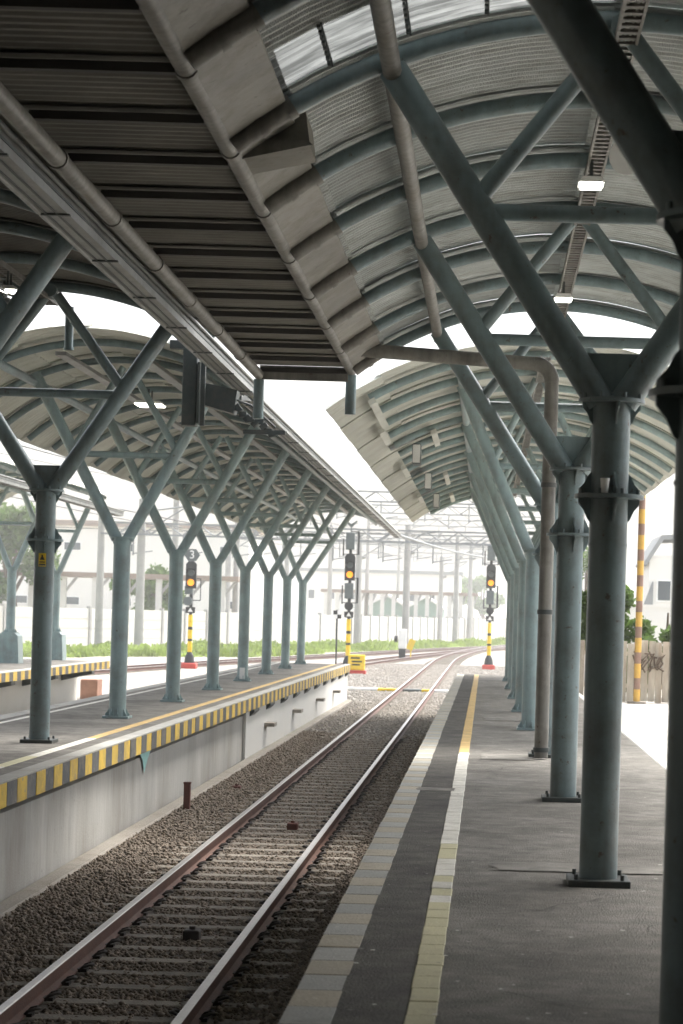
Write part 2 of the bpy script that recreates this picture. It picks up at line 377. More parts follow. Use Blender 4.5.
# hairline cracks in the deck
rc = random.Random(5)
for (x, yy, ang, ln) in ((.05, 11.2, .3, 1.1), (.95, 10.2, 1.9, 1.3), (.3, 17.0, .1, 1.2), (.15, 21.0, 1.5, 1.6), (1.3, 16.5, 1.2, 1.6), (.1, 8.9, -.2, .9)):
    m = MB(); p = Vector((x, yy, .006)); V = []
    for k in range(16):
        ang += rc.uniform(-.45, .45); d = Vector((math.cos(ang), math.sin(ang), 0))*ln/14; q = Vector((-d.y, d.x, 0)).normalized()*rc.uniform(.002, .007)
        V += [tuple(p-q), tuple(p+q)]; p = p+d
    m._add(V, [(2*k, 2*k+1, 2*k+3, 2*k+2) for k in range(15)]); m.build('crack', 'asphalt_edge', pr)
m = MB()
for k in range(260):
    x, yy = rc.uniform(-.7, 1.85), 7.5+18*rc.random()**1.5; r_ = rc.uniform(.004, .016); a = rc.uniform(0, 6.28)
    m.mi = rc.choice((0, 0, 1))
    m._add([(x+r_*math.cos(a+t)*rc.uniform(.6, 1.3), yy+r_*math.sin(a+t)*rc.uniform(.6, 1.3), .010) for t in (0, 1.3, 2.5, 3.8, 5.0)], [(0, 1, 2, 3, 4)])
tag(m.build('litter_specks', ['platform_patch', 'line_white'], pr), kind='stuff')

# middle platform (left of the near track)
pl = platform('middle_platform', -6.63, EDGE_L-0.02, -20, PL_END, over=0.12)
blk = {k: MB().box((0, 0, 0), (0.14, 0.401, 0.215), bev=0.004).mesh('coping_block', k) for k in ('block_yellow', 'block_black')}
y = 10.2; i = 0
while y < PL_END-0.2:
    inst('coping_block', blk['block_yellow' if i % 2 == 0 else 'block_black'], pl, (EDGE_L-0.07+random.uniform(-.004, .004), y+.2, -0.105))
    y += 0.403; i += 1
m = MB(); m.box((EDGE_L-0.085, 23, 0.011), (0.17, 85.6, 0.02), bev=0.004); m.build('coping_strip', 'concrete', pl)
y = 12.0
while y < PL_END-0.6:
    k = 'line_white' if y < 25 else 'line_orange'
    if 20.4 <= y <= 21.8: k = 'line_yellow'
    inst('guide_tile', lt[k], pl, (-4.56, y+.15, -0.004)); y += 0.30
m = MB(); m.box((-6.52, 23, 0.004), (0.22, 85.6, 0.012)); m.build('coping_strip', 'concrete', pl)
m = MB(); m.box((-6.25, 40, -0.004), (0.08, 51, 0.012)); m.build('edge_line', 'line_white', pl)
m = MB(); m.box((-4.08, 30.0, -1.13), (0.2, 71, 0.14), bev=.02); m.build('wall_footing', 'concrete_base', pl)
# far part of the wall: whitewashed bay with dark corbels under the coping, drain stubs
m = MB(); m.box((EDGE_L-0.108, 52.0, -0.68), (0.05, 27.9, 0.92)); m.build('whitewashed_wall', 'concrete_white', pl)
for yy in np.arange(38.6, 65.5, 2.9):
    m = MB(); m.prism([(EDGE_L-0.10, -0.36), (EDGE_L-0.002, -0.26), (EDGE_L-0.002, -0.216), (EDGE_L-0.10, -0.216)], yy, yy+0.9); m.build('corbel', 'steel_dark', pl)
for yy in (41.5, 47.5, 54, 60):
    m = MB(); m.box((EDGE_L+0.01, yy, -0.62), (0.2, 0.55, 0.07)); m.build('drain_spout', 'concrete_base', pl)
m = MB(); m.prism([(EDGE_L-.004, -0.27), (EDGE_L-.004+.001, -0.27)], 0, 0) if False else None
sp = MB(); sp._add([(EDGE_L-0.117, 26.5, -0.23), (EDGE_L-0.117, 27.5, -0.23), (EDGE_L-0.117, 27.2, -0.36), (EDGE_L-0.117, 26.95, -0.52), (EDGE_L-0.117, 26.8, -0.35)], [(0, 4, 3, 2, 1)])
sp.build('paint_drip', 'plaster_teal', pl)

# far left platform
p3 = platform('far_platform', -14.6, -10.66, 10, 61.5, wall_mat='concrete_white', over=0.9)
y = 40.0; i = 0
blk3 = {k: MB().box((0, 0, 0), (0.14, 0.401, 0.2)).mesh('coping_block', k) for k in ('block_yellow', 'block_black')}
while y < 61.2:
    inst('coping_block', blk3['block_yellow' if i % 2 == 0 else 'block_black'], p3, (-10.72, y+.2, -0.097)); y += 0.403; i += 1
m = MB(); m.box((-10.78, 35, 0.012), (0.24, 52.8, 0.02)); m.build('coping_strip', 'concrete', p3)
for yy in (44, 49, 54, 59):
    m = MB(); m.prism([(-11.55, -0.5), (-10.72, -0.3), (-10.72, -0.2), (-11.55, -0.2)], yy, yy+.4); m.build('corbel', 'steel_dark', p3)
m = MB(); m.box((0, 0, 0.3), (0.5, .8, 0.6), bev=0.02)
o = m.build('brick_block', 'brick_red', None, (-11.45, 63.0, BED_Z-.03)); tag(o, 'small reddish block at the end of the far left platform', 'block')

# white pavement outside the right platform
m = MB(); m._add([(1.93, 8, -0.20), (16, 8, -0.20), (16, 52, -0.20), (1.93, 52, -0.20)], [(0, 1, 2, 3)])
m._add([(1.93, -20, -0.20), (16, -20, -0.20), (16, 8, -0.20), (1.93, 8, -0.20)], [(0, 1, 2, 3)])
tag(m.build('pavement', 'pavement'), kind='structure')
m = MB(); m.box((1.985, 15, -0.09), (0.11, 70, 0.2), bev=.01); tag(m.build('kerb', 'concrete_white'), kind='structure')
m = MB(); m.box((9, 16, -0.7), (13.9, 71.8, 0.98)); tag(m.build('pavement_base', 'concrete'), kind='structure')

# unseen walls around the camera, added to keep the near platforms in shade
shade_hall = thing('shade_walls', 'unseen walls added around the near platform ends to shade them', 'building', (0, 0, 0))
m = MB(); m.box((6.6, -9.4, 2.6), (6.4, 41.2, 5.6)); m.build('right_shade_wall', 'shade_wall', shade_hall)
m = MB(); m.box((-6, -30.4, 2.4), (30, .8, 6.4)); m.build('end_shade_wall', 'shade_wall', shade_hall)
m = MB(); m.box((3.0, -9.4, 5.0), (.8, 41.2, .12)); m.build('eave', 'roof_grey', shade_hall)
m = MB(); m.box((-15.2, 0, 2.0), (.5, 60, 6.5)); m.build('left_shade_wall', 'shade_wall', shade_hall)

m = MB(); m.box((15.5, 18, 1.4), (6, 76, 5.2)); m.box((15.5, 18, 4.1), (6.6, 76.6, .25))  # unseen shed, added to hold low sky light off the platform
tag(m.build('shade_shed', 'building_white'), 'long unseen shed added across the pavement to block low sky light', 'shed')

# ------------------------------------------------------------------ tracks
def rail_profile():
    return [(-.055, 0), (.055, 0), (.055, .012), (.012, .03), (.009, .10), (.033, .112), (.033, .135), (.026, .142), (-.026, .142), (-.033, .135), (-.033, .112), (-.009, .10), (-.012, .03), (-.055, .012)]
def path_frames(pts):
    pts = [Vector((p[0], p[1], 0)) for p in pts]; out = []
    for i, p in enumerate(pts):
        a = pts[max(0, i-1)]; c = pts[min(len(pts)-1, i+1)]
        t = (c-a).normalized(); out.append((p, t, Vector((t.y, -t.x, 0))))
    return out
def resample(ctrl, step):
    """Catmull-Rom through control points."""
    P = [Vector((x, y)) for x, y in ctrl]; P = [2*P[0]-P[1]] + P + [2*P[-1]-P[-2]]; out = []
    for i in range(1, len(P)-2):
        n = max(2, int((P[i+1]-P[i]).length/step))
        for k in range(n):
            t = k/n
            out.append(0.5*((2*P[i]) + (P[i+1]-P[i-1])*t + (2*P[i-1]-5*P[i]+4*P[i+1]-P[i+2])*t*t + (3*P[i]-P[i-1]-3*P[i+1]+P[i+2])*t**3))
    out.append(P[-2]); return [(p.x, p.y) for p in out]
def make_rail(pts, off, zt, parent, name='rail'):
    prof = rail_profile(); n = len(prof); V = []; fr = path_frames(pts)
    for (p, t, s) in fr:
        for (u, w) in prof: q = p + s*(off+u); V.append((q.x, q.y, zt-.142+w))
    m = MB()
    for i in range(len(fr)-1):
        for k in range(n):
            m.mi = 1 if k in (6, 7, 8) else 0
            m._add([], [])
            a, b2 = i*n+k, i*n+(k+1) % n
            m.f.append((a, a+n, b2+n, b2)); m.s.append(False); m.m.append(m.mi)
    m.v = V
    m.f.append(tuple(range(n))); m.s.append(False); m.m.append(0)
    return m.build(name, ['rail_rust', 'rail_head'], parent)

main_path = [(TRACK_X, y) for y in np.arange(-20, 122, 4.0)]
for k in range(1, 60):
    s_ = k*4.0; main_path.append((TRACK_X + 820*(1-math.cos(s_/820)), 120 + 820*math.sin(s_/820)))
trk = thing('railway_track', 'rusty railway track on concrete sleepers running between the two platforms', 'railway track', (0, 0, 0))
HALF = 1.067/2+.033
make_rail(main_path, -HALF, RAIL_Z, trk); make_rail(main_path, HALF, RAIL_Z, trk)
sl = MB()
prof = [(-.13, -.20), (.13, -.20), (.10, -.01), (.085, 0), (-.085, 0), (-.10, -.01)]
sl.prism(prof, -1.0, 1.0, 'X')
sl_me = sl.mesh('sleeper', 'sleeper')
cl = MB(); cl.tube([(0, -.06, 0), (.03, -.06, .035), (.075, -.035, .05), (.095, 0, .045), (.075, .035, .05), (.03, .06, .035), (0, .06, 0)], .012, 6)
cl.box((.02, 0, .006), (.07, .1, .025)); cl_me = cl.mesh('rail_clip', 'clip_iron')
y = 8.0; SL_Z = RAIL_Z-.146
while y < 108:
    s_ = inst('sleeper', sl_me, trk, (TRACK_X+random.uniform(-.02, .02), y+random.uniform(-.02, .02), SL_Z), (0, 0, random.uniform(-.012, .012)))
    if y < 46:
        for off, sg in ((-HALF, 1), (HALF, 1), (-HALF, -1), (HALF, -1)):
            c = inst('rail_clip', cl_me, s_, (off+sg*.045, 0, .004), (0, 0, 0 if sg > 0 else math.pi))
    y += 0.60
def far_sleepers(pts, parent):
    m = MB(); acc = 0; fr = path_frames(pts)
    for i in range(len(fr)-1):
        L = (fr[i+1][0]-fr[i][0]).length
        while acc < L:
            p = fr[i][0].lerp(fr[i+1][0], acc/L); t = fr[i][1]
            m.box((p.x, p.y, SL_Z-.1), (2.0, .24, .2), Matrix.Rotation(math.atan2(-t.x, t.y), 3, 'Z')); acc += 0.6
        acc -= L
    tag(m.build('far_sleepers', 'sleeper', parent), kind='stuff')
far_sleepers([p for p in main_path if p[1] >= 107.9], trk)
t2 = thing('railway_track', 'railway track behind the middle platform beside the far left platform', 'railway track')
pth = resample([(-8.7, 8), (-8.7, 30), (-8.7, 60), (-8.2, 85), (-6.2, 120), (-3.3, 150), (1.2, 185), (9, 230)], 5)
make_rail(pth, -HALF, RAIL_Z, t2); make_rail(pth, HALF, RAIL_Z, t2); far_sleepers(pth, t2)
t3 = thing('railway_track', 'railway track curving in from the left along the green verge', 'railway track')
pth3 = resample([(-21, 40), (-18.5, 66), (-15.9, 87), (-12.6, 113), (-9.4, 133), (-3.4, 173), (6, 220), (15, 255)], 5)
make_rail(pth3, -HALF, RAIL_Z, t3); make_rail(pth3, HALF, RAIL_Z, t3); far_sleepers(pth3, t3)

# ballast stones: small angular stones lying in the near bed
def stones(name, n, region, zfun, smin, smax, matname, seed):
    rs = np.random.RandomState(seed)
    base = np.array([(1,0,0),(-1,0,0),(0,1,0),(0,-1,0),(0,0,1),(0,0,-1)], float)
    faces = np.array([(0,2,4),(2,1,4),(1,3,4),(3,0,4),(2,0,5),(1,2,5),(3,1,5),(0,3,5)])
    xs, ys = region(rs, n); n = len(xs)
    z = zfun(xs, ys)
    sz = rs.uniform(smin, smax, (n, 1, 1))*rs.uniform(.6, 1.25, (n, 6, 1))*np.array([1, 1, .75])[None, None]
    a = rs.uniform(0, 6.28, n); ca, sa = np.cos(a), np.sin(a)
    tl = rs.uniform(-.5, .5, n); ct, st = np.cos(tl), np.sin(tl)
    V = base[None]*sz + rs.normal(0, .12, (n, 6, 3))*smin
    x = V[..., 0].copy(); zz = V[..., 2].copy()
    V[..., 0] = x*ct[:, None]-zz*st[:, None]; V[..., 2] = x*st[:, None]+zz*ct[:, None]
    x = V[..., 0].copy(); yv = V[..., 1].copy()
    V[..., 0] = x*ca[:, None]-yv*sa[:, None]+xs[:, None]; V[..., 1] = x*sa[:, None]+yv*ca[:, None]+ys[:, None]
    V[..., 2] += z[:, None]
    F = (faces[None]+(np.arange(n)*6)[:, None, None]).reshape(-1, 3)
    me = bpy.data.meshes.new(name)
    me.vertices.add(n*6); me.vertices.foreach_set('co', V.reshape(-1))
    me.loops.add(n*24); me.loops.foreach_set('vertex_index', F.reshape(-1).astype(np.int32))
    me.polygons.add(n*8); me.polygons.foreach_set('loop_start', np.arange(n*8, dtype=np.int32)*3)
    me.materials.append(MAT[matname]); me.update(calc_edges=True); me.validate()
    o = inst(name, me); return o
def reg_main(rs, n):
    u = rs.uniform(0, 1, n); ys = 9*(48/9)**u
    xs = rs.uniform(-4.0, -0.85, n)
    d = np.abs(np.abs(xs-TRACK_X)-HALF); ph = np.abs(((ys-8)/0.6+.5) % 1-.5)*.6
    on_sl = (ph < .07) & (np.abs(xs-TRACK_X) < 1.0) & (rs.uniform(0, 1, n) < .78)
    keep = (d > .10) & ~on_sl
    return xs[keep], ys[keep]
def z_main(xs, ys):
    ax = np.abs(xs-TRACK_X)
    out = np.where(ax < HALF, -.006, np.where(ax < 1.05, .0, .014))
    left = np.clip((-3.2-xs)/.5, 0, 1)
    return BED_Z + out + .03*left + np.random.uniform(-.02, .018, len(xs))
tag(stones('ballast_stones', 120000, reg_main, z_main, .015, .032, 'ballast_stone', 3), 'brown crushed stone ballast lying between the platforms', 'ballast', kind='stuff')
def reg_far(rs, n):
    ys = rs.uniform(46, 120, n); xs = rs.uniform(-8, 1.5, n)
    keep = (np.abs(np.abs(xs-TRACK_X)-HALF) > .12) & ~((ys < 66.2) & (xs < -4.05)) & ~((ys < 58.7) & (xs > -.9))
    return xs[keep], ys[keep]
tag(stones('far_ballast_stones', 26000, reg_far, lambda x, y: np.full(len(x), BED_Z+.004), .03, .06, 'ballast_pale', 5), 'pale crushed stone ballast beyond the platform ends', 'ballast', kind='stuff')

# ------------------------------------------------------------------ canopy roofs
class Arch:
    def __init__(s, xc, apex, rad): s.xc, s.apex, s.r = xc, apex, rad       # apex: absolute height of the rib centre line
    def z(s, x, dr=0.0): return s.apex - s.r + math.sqrt(max(0, (s.r+dr)**2 - (x-s.xc)**2))
    def pts(s, x0, x1, n, dr=0.0):
        a0 = math.asin((x0-s.xc)/s.r); a1 = math.asin((x1-s.xc)/s.r); out = []
        for k in range(n+1):
            a = a0+(a1-a0)*k/n; out.append((s.xc+(s.r+dr)*math.sin(a), s.apex-s.r+(s.r+dr)*math.cos(a)))
        return out
def sheet_mesh(arch, x0, x1, L, mname, per=0.1, amp=0.011, dr=0.085, n=7, thick=True):
    """Corrugated curved sheet of length L along Y starting at 0; corrugations follow the arc."""
    P0 = arch.pts(x0, x1, n, dr); V = []; F = []
    if mname == 'roof_foil_light': per, amp = .19, .016
    ny = int(round(L/per))*4
    for j in range(ny+1):
        w = (0, 1, 1, 0)[j % 4]*amp*2 - amp
        for k, (x, z) in enumerate(P0):
            nx, nz = (x-arch.xc)/(arch.r+dr), (z-(arch.apex-arch.r))/(arch.r+dr)
            V.append((x+nx*w, L*j/ny, z+nz*w))
    for j in range(ny):
        for k in range(n):
            a = j*(n+1)+k; F.append((a, a+1, a+n+2, a+n+1))
    m = MB(); m._add(V, F); return m.mesh('roof_sheet', mname)
def rib_mesh(arch, x0, x1, r, mname, n=28):
    m = MB(); m.tube([(x, 0, z) for (x, z) in arch.pts(x0, x1, n)], r, 10); return m.mesh('rib', mname)

def canopy(label, arch, xl, xr, y0, y1, cuts, rib_mats, sheet, pur_off, gut=None, first_rib=None, rib_r=0.048, eave=None, skylight_bay=None, rib_in=.05, sleeve=None):
    root = thing('platform_canopy', label, 'canopy', (0, 0, 0))
    sp = BAY/3
    ys = []; y = first_rib if first_rib is not None else y0
    while y <= y1+0.01: ys.append(y); y += sp
    rm = rib_mesh(arch, xl+rib_in, xr-.05, rib_r, rib_mats)
    if sleeve:
        m = MB(); P = [(x, 0, z) for (x, z) in arch.pts(sleeve[0], sleeve[1], 6)]; m.tube(P, rib_r+.006, 12)
        for q in (P[3], P[6]): m.tube([(q[0]-.02, 0, q[2]-.014), (q[0]+.02, 0, q[2]+.014)], rib_r+.016, 12)
        sv = m.mesh('rib_sleeve', 'pipe_brown')
    for y in ys:
        rb = inst('rib', rm, root, (0, y, 0))
        if sleeve: inst('rib_sleeve', sv, rb)
    xs = [xl]+cuts+[xr]
    edges = ys if ys[-1] > y1-0.3 else ys+[y1]
    if edges[0] > y0+0.3: edges = [y0]+edges
    cache = {}
    for bi, (a, b2) in enumerate(zip(edges[:-1], edges[1:])):
        L = b2-a
        for k in range(len(xs)-1):
            if skylight_bay is not None and a < skylight_bay < b2 and k in (0, 1):
                for (q0, q1, mm) in ((0.0, .56, sheet), (.56, 1.0, 'skylight')):
                    key = (k, round(L, 2), q0)
                    if key not in cache: cache[key] = sheet_mesh(arch, xs[k]-.02, xs[k+1]+.02, L*(q1-q0)+.01, mm, dr=.085+.03*(k%2)+.012*(q0>0))
                    inst('roof_sheet', cache[key], root, (0, a+L*q0-.005, 0))
                continue
            key = (k, round(L, 2))
            if key not in cache: cache[key] = sheet_mesh(arch, xs[k]-.03, xs[k+1]+.03, L+.08, sheet, dr=.085+.03*(k%2))
            inst('roof_sheet', cache[key], root, (0, a-.04, (.034 if eave else .012)*(bi % 2)-.006))
        if eave:
            for (e0, e1) in eave:
                key = ('e', e0, round(L, 2))
                if key not in cache:
                    P = arch.pts(e0, e1, 4, .03); m = MB()
                    m.prism([(p[0], p[1]) for p in P]+[(p[0], p[1]+.012) for p in reversed(P)], 0, L-.09)
                    cache[key] = m.mesh('eave_sheet', 'eave_sheet')
                inst('eave_sheet', cache[key], root, (0, a+.045, random.uniform(-.006, .006)))
    for px in pur_off:
        m = MB(); m.tube([(px, y0, arch.z(px)-.09), (px, y1, arch.z(px)-.09)], .058, 12); m.build('purlin', 'pipe_brown' if eave else rib_mats, root)
    return root

def gutter(root, x, z, y0, y1, w=0.20, h=0.14, side=1):
    """Folded metal gutter: trough plus a rolled front lip and brackets."""
    m = MB()
    m.prism([(x-w/2, z-h/2), (x+w/2, z-h/2), (x+w/2, z+h/2), (x+w/2-.008, z+h/2), (x+w/2-.008, z-h/2+.008), (x-w/2+.008, z-h/2+.008), (x-w/2+.008, z+h/2), (x-w/2, z+h/2)], y0, y1)
    gg = m.build('gutter', 'gutter_metal', root)
    m = MB(); m.tube([(x+side*(w/2+.012), y0, z+h/2-.02), (x+side*(w/2+.012), y1, z+h/2-.02)], .02, 8)
    m.tube([(x-side*(w/2+.004), y0, z-h/2+.0), (x-side*(w/2+.004), y1, z-h/2+.0)], .014, 8); m.build('gutter_lip', 'gutter_metal', gg)
    m = MB()
    for q in (-.28, .12): m.box((x+q*w, (y0+y1)/2, z-h/2-.002), (.014, y1-y0-.02, .012))
    m.box((x+side*(w/2+.001), (y0+y1)/2, z-.005), (.012, y1-y0-.02, .016)); m.build('gutter_bead', 'steel_dark', gg)
    y = y0+.5
    while y < y1-.3:
        c = MB(); c.box((x, y, z-h/2-.006), (w+.03, .04, .012)); c.build('gutter_strap', 'steel_dark', gg); y += BAY/3
    return gg

AR = Arch(COLX_R, 5.06, 3.62)
can_ar = canopy('near arched corrugated canopy over the right platform with a pale skylight strip', AR, -1.54, 3.0, -30.0, A_END,
       [-1.22, COLX_R-.02, COLX_R+1.34], 'steel_teal', 'roof_foil', [COLX_R-1.34, COLX_R+1.34], first_rib=COLY[0]-BAY*6, rib_r=.06, sleeve=(-1.56, -1.24),
       eave=[(-1.58, -1.24)], skylight_bay=11.6)
for xx in (-1.0, -.55, -.1, .3):
    m = MB()
    for yy in np.arange(11.72, 12.6, .11):
        m.box((xx, yy, AR.z(xx, .085)-.012), (.02, .05, .016))
    m.box((xx+.012, 12.16, AR.z(xx, .085)+.004), (.012, .9, .012)); m.build('sheet_seam', 'steel_dark', can_ar)
# eave pipe of the near right canopy (shared edge with the flat track roof)
def edge_pipe(root, x, z, y0, y1, r=.058, name='edge_pipe', mname='pipe_brown', coll=True):
    m = MB(); m.tube([(x, y0, z), (x, y1, z)], r, 14); e = m.build(name, mname, root)
    if coll:
        y = y0+.6
        while y < y1-.2:
            c = MB(); c.tube([(x, y, z), (x, y+.07, z)], r+.009, 14); c.build('pipe_collar', mname, e); y += BAY/3
    return e
edge_pipe(can_ar, -1.62, 4.32, -30, A_END+.02)
m = MB(); m.box((-1.655, -2.7, 4.44), (.012, 54.6, .24)); m.build('edge_flashing', 'flat_sheet', can_ar)
m = MB(); m.tube([(-1.62, A_END-.02, 4.27), (-1.62, A_END-.02, 3.82)], .062, 14); m.build('end_stub', 'steel_teal', can_ar)

AL = Arch(COLX_L, 5.12, 3.62)
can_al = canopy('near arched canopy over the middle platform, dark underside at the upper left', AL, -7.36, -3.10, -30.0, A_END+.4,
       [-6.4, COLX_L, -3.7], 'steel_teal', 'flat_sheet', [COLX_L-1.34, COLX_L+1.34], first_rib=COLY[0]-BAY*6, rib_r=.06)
gutter(can_al, -3.04, 4.30, -30, A_END+2.2, .19, .15)

BRr = Arch(0.66, 4.98, 4.4)
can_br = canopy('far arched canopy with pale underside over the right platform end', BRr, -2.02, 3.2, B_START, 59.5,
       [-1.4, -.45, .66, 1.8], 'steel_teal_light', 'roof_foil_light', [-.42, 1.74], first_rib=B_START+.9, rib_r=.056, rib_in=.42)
BL = Arch(COLX_L-.05, 4.98, 3.15)
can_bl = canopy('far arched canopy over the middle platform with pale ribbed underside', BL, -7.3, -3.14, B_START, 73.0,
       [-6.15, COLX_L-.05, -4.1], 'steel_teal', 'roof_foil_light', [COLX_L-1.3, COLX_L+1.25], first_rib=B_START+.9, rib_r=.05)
gutter(can_bl, -3.06, 4.22, A_END+2.3, 73.0, .16, .12)
# dangling eave purlin pieces under the far right canopy
for (x, y0, y1) in ((-1.55, 27.9, 31.4), (-1.62, 31.8, 33.9), (-.95, 35.6, 38.2), (-1.6, 39.8, 42.0), (-.95, 46, 49.2), (-1.6, 49.0, 51.6), (-.95, 53.6, 56.5)):
    m = MB(); m.box((x, (y0+y1)/2, BRr.z(x)-.09), (.10, y1-y0, .07), Matrix.Rotation(-math.asin((x-.66)/4.4)*-1, 3, 'Y')); m.build('eave_batten', 'roof_foil_light', can_br)

C3 = Arch(-12.3, 4.98, 3.15)
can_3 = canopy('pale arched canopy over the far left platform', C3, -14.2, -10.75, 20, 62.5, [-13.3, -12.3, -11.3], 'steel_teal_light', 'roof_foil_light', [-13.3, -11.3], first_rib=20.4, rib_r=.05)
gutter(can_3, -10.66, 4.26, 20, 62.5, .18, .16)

# ridge cable tray with lattice under the near right canopy
def tray(root, x, z, y0, y1, mname='pipe_brown'):
    m = MB()
    for dx in (-.06, .06): m.box((x+dx, (y0+y1)/2, z), (.018, y1-y0, .05))
    y = y0+.1
    while y < y1: m.box((x, y, z-.01), (.12, .05, .018)); y += .13
    for k in range(4):
        m.tube([(x-.04+.027*k, y0+(y1-y0)*j/24, z+.006+random.uniform(-.004, .006)) for j in range(25)], .011, 6)
    return m.build('cable_tray', mname, root)
tray(can_ar, COLX_R+.02, 4.93, 2, A_END-.1); tray(can_al, COLX_L, 4.99, 6, A_END)
tray(can_br, .66, 4.84, B_START, 58, 'pipe_brown'); 
for cc, xx in ((can_bl, COLX_L-.55), (can_bl, COLX_L+.5)):
    m = MB(); m.box((xx, 50, BL.z(xx)-.13), (.14, 44, .05)); m.build('conduit_channel', 'gutter_metal', cc)

# flat roof over the track
fr = thing('flat_track_roof', 'dark flat metal roof slung over the track between the near canopies', 'roof')
edge_pipe(fr, -2.66, 4.23, -30, A_END-.1)
PUR = 1.128; y = A_END-.2; sheet_me = None
pm = MB(); pm.prism([(0, 0), (.05, 0), (.05, .008), (.008, .008), (.008, .042), (.05, .042), (.05, .05), (0, .05)], -2.64, -1.66, 'X'); pm_me = pm.mesh('cross_purlin', 'flat_purlin')
sm = MB()
nxx = 1
V = []; ny = 40
for j in range(ny+1):
    w = (0, 1, 1, 0)[j % 4]*.012
    for x in (-2.70, -1.64): V.append((x, (PUR+.06)*j/ny-.03, w+.012*j/ny))
sm._add(V, [(2*j, 2*j+1, 2*j+3, 2*j+2) for j in range(ny)]); sm_me = sm.mesh('roof_sheet', 'flat_sheet')
while y > -30:
    inst('cross_purlin', pm_me, fr, (0, y, 4.262)); inst('roof_sheet', sm_me, fr, (0, y-PUR+.005, 4.33+random.uniform(-.002, .002)))
    y -= PUR
for x, zt, zb in ((-2.66, 4.18, 3.98),):
    m = MB(); m.tube([(x, A_END-.12, zt), (x, A_END-.12, zb-.25)], .06, 14); m.build('end_stub', 'steel_teal', fr)
m = MB(); m.box((-2.86, -4.5, 4.42), (.5, 51.4, .012)); m.build('flashing_sheet', 'flat_sheet', fr)
shade_roof = thing('flat_track_roof', 'dark flat roof added over the left track to shade the near left canopy', 'roof')  # roof put in over this track to darken the near left side
m = MB(); m.box((-9.0, -2, 4.36), (3.3, 54, .04)); m.build('roof_sheet', 'flat_sheet', shade_roof)
for y_ in np.arange(-28, 25, 3.0): m = MB(); m.box((-9.0, y_, 4.30), (3.3, .06, .075)); m.build('cross_purlin', 'flat_purlin', shade_roof)
m = MB(); m.box((-2.15, A_END-.13, 4.26), (1.0, .06, .16)); m.build('end_fascia', 'pipe_brown', fr)

# ------------------------------------------------------------------ Y columns
def bolt_ring(m, z, r, n=8, s=.012):
    for k in range(n):
        a = 2*math.pi*(k+.5)/n; m.cyl((r*math.cos(a), r*math.sin(a), z), s, .03, 6)
def plate_stiffeners(m, z, up, rin, rout, h, n=8, t=.012):
    """Radial gusset plates on a flange; curved outer edge."""
    sg = 1 if up else -1
    for k in range(n):
        a = 2*math.pi*k/n + .2; M = Matrix.Rotation(a, 3, 'Z')
        prof = [(rin-.01, 0), (rout, 0), (rout, .03), (rin+.55*(rout-rin), .45*h), (rin+.22*(rout-rin), .8*h), (rin-.01, h)]
        V = [M @ Vector((p[0], sd_*t/2, 0)) + Vector((0, 0, z+sg*p[1])) for sd_ in (-1, 1) for p in prof]
        nn = len(prof)
        m._add(V, [tuple(range(nn)), tuple(reversed(range(nn, 2*nn)))]+[(i, i+nn, (i+1) % nn+nn, (i+1) % nn) for i in range(nn)])
    return m
def arm(x0, z0, x1, z1, r, n=16): return MB().tube([(x0, 0, z0), (x1, 0, z1)], r, n)

def near_column(label, x, y, group, ridge=3.44+EYE, mname='steel_teal'):
    t = thing('canopy_column', label, 'column', (x, y, 0), 0, group)
    r = .112; CAP, FL = 2.84, 2.27
    m = MB(); m.tube([(0, 0, .02), (0, 0, CAP-.02)], r, 28); sh = m.build('shaft', mname, t)
    m = MB(); m.tube([(0, 0, 1.98), (0, 0, 1.995)], r+.004, 28); m.build('weld_band', mname, sh)
    m = MB(); m.box((0, 0, .02), (.36, .36, .04), bev=.004); bolt_ring(m, .04, .19, 4); m.build('base_plate', 'steel_dark', t)
    m = MB(); m.tube([(0, 0, FL-.012), (0, 0, FL+.012)], .205, 24); bolt_ring(m, FL+.012, .178); f = m.build('flange', mname, t)
    m = MB(); plate_stiffeners(m, FL+.012, True, r, .185, .14, 4); plate_stiffeners(m, FL-.012, False, r, .185, .15, 4); m.build('stiffener', mname, f)
    m = MB(); m.tube([(0, 0, CAP-.022), (0, 0, CAP)], .195, 24); bolt_ring(m, CAP, .172, 8); c = m.build('cap_plate', mname, t)
    m = MB(); plate_stiffeners(m, CAP-.022, False, r, .175, .14, 4); m.build('stiffener', mname, c)
    for sg in (-1, 1):
        arm(sg*.065, CAP-.02, sg*1.34, 4.74, .088, 20).build('arm', mname, t)
        k = (3.98-CAP)/(4.74-CAP); xa = .065+k*1.275
        m = MB(); m.tube([(sg*xa, 0, 3.98), (sg*.06, 0, ridge-.02)], .056, 14); m.build('brace', mname, t)
    k = (3.92-CAP)/(4.74-CAP); xa = .065+k*1.275
    m = MB(); m.tube([(-xa, 0, 3.92), (xa, 0, 3.92)], .05, 14); m.build('tie_bar', mname, t)
    m = MB(); m.prism([(-.03, CAP), (.03, CAP), (.26, CAP+.27), (-.26, CAP+.27)], -.007, .007); m.build('gusset_plate', mname, t)
    m = MB(); m.tube([(0, -.12, ridge+.02), (0, .12, ridge+.02)], .075, 14); m.build('ridge_node', mname, t)
    return t
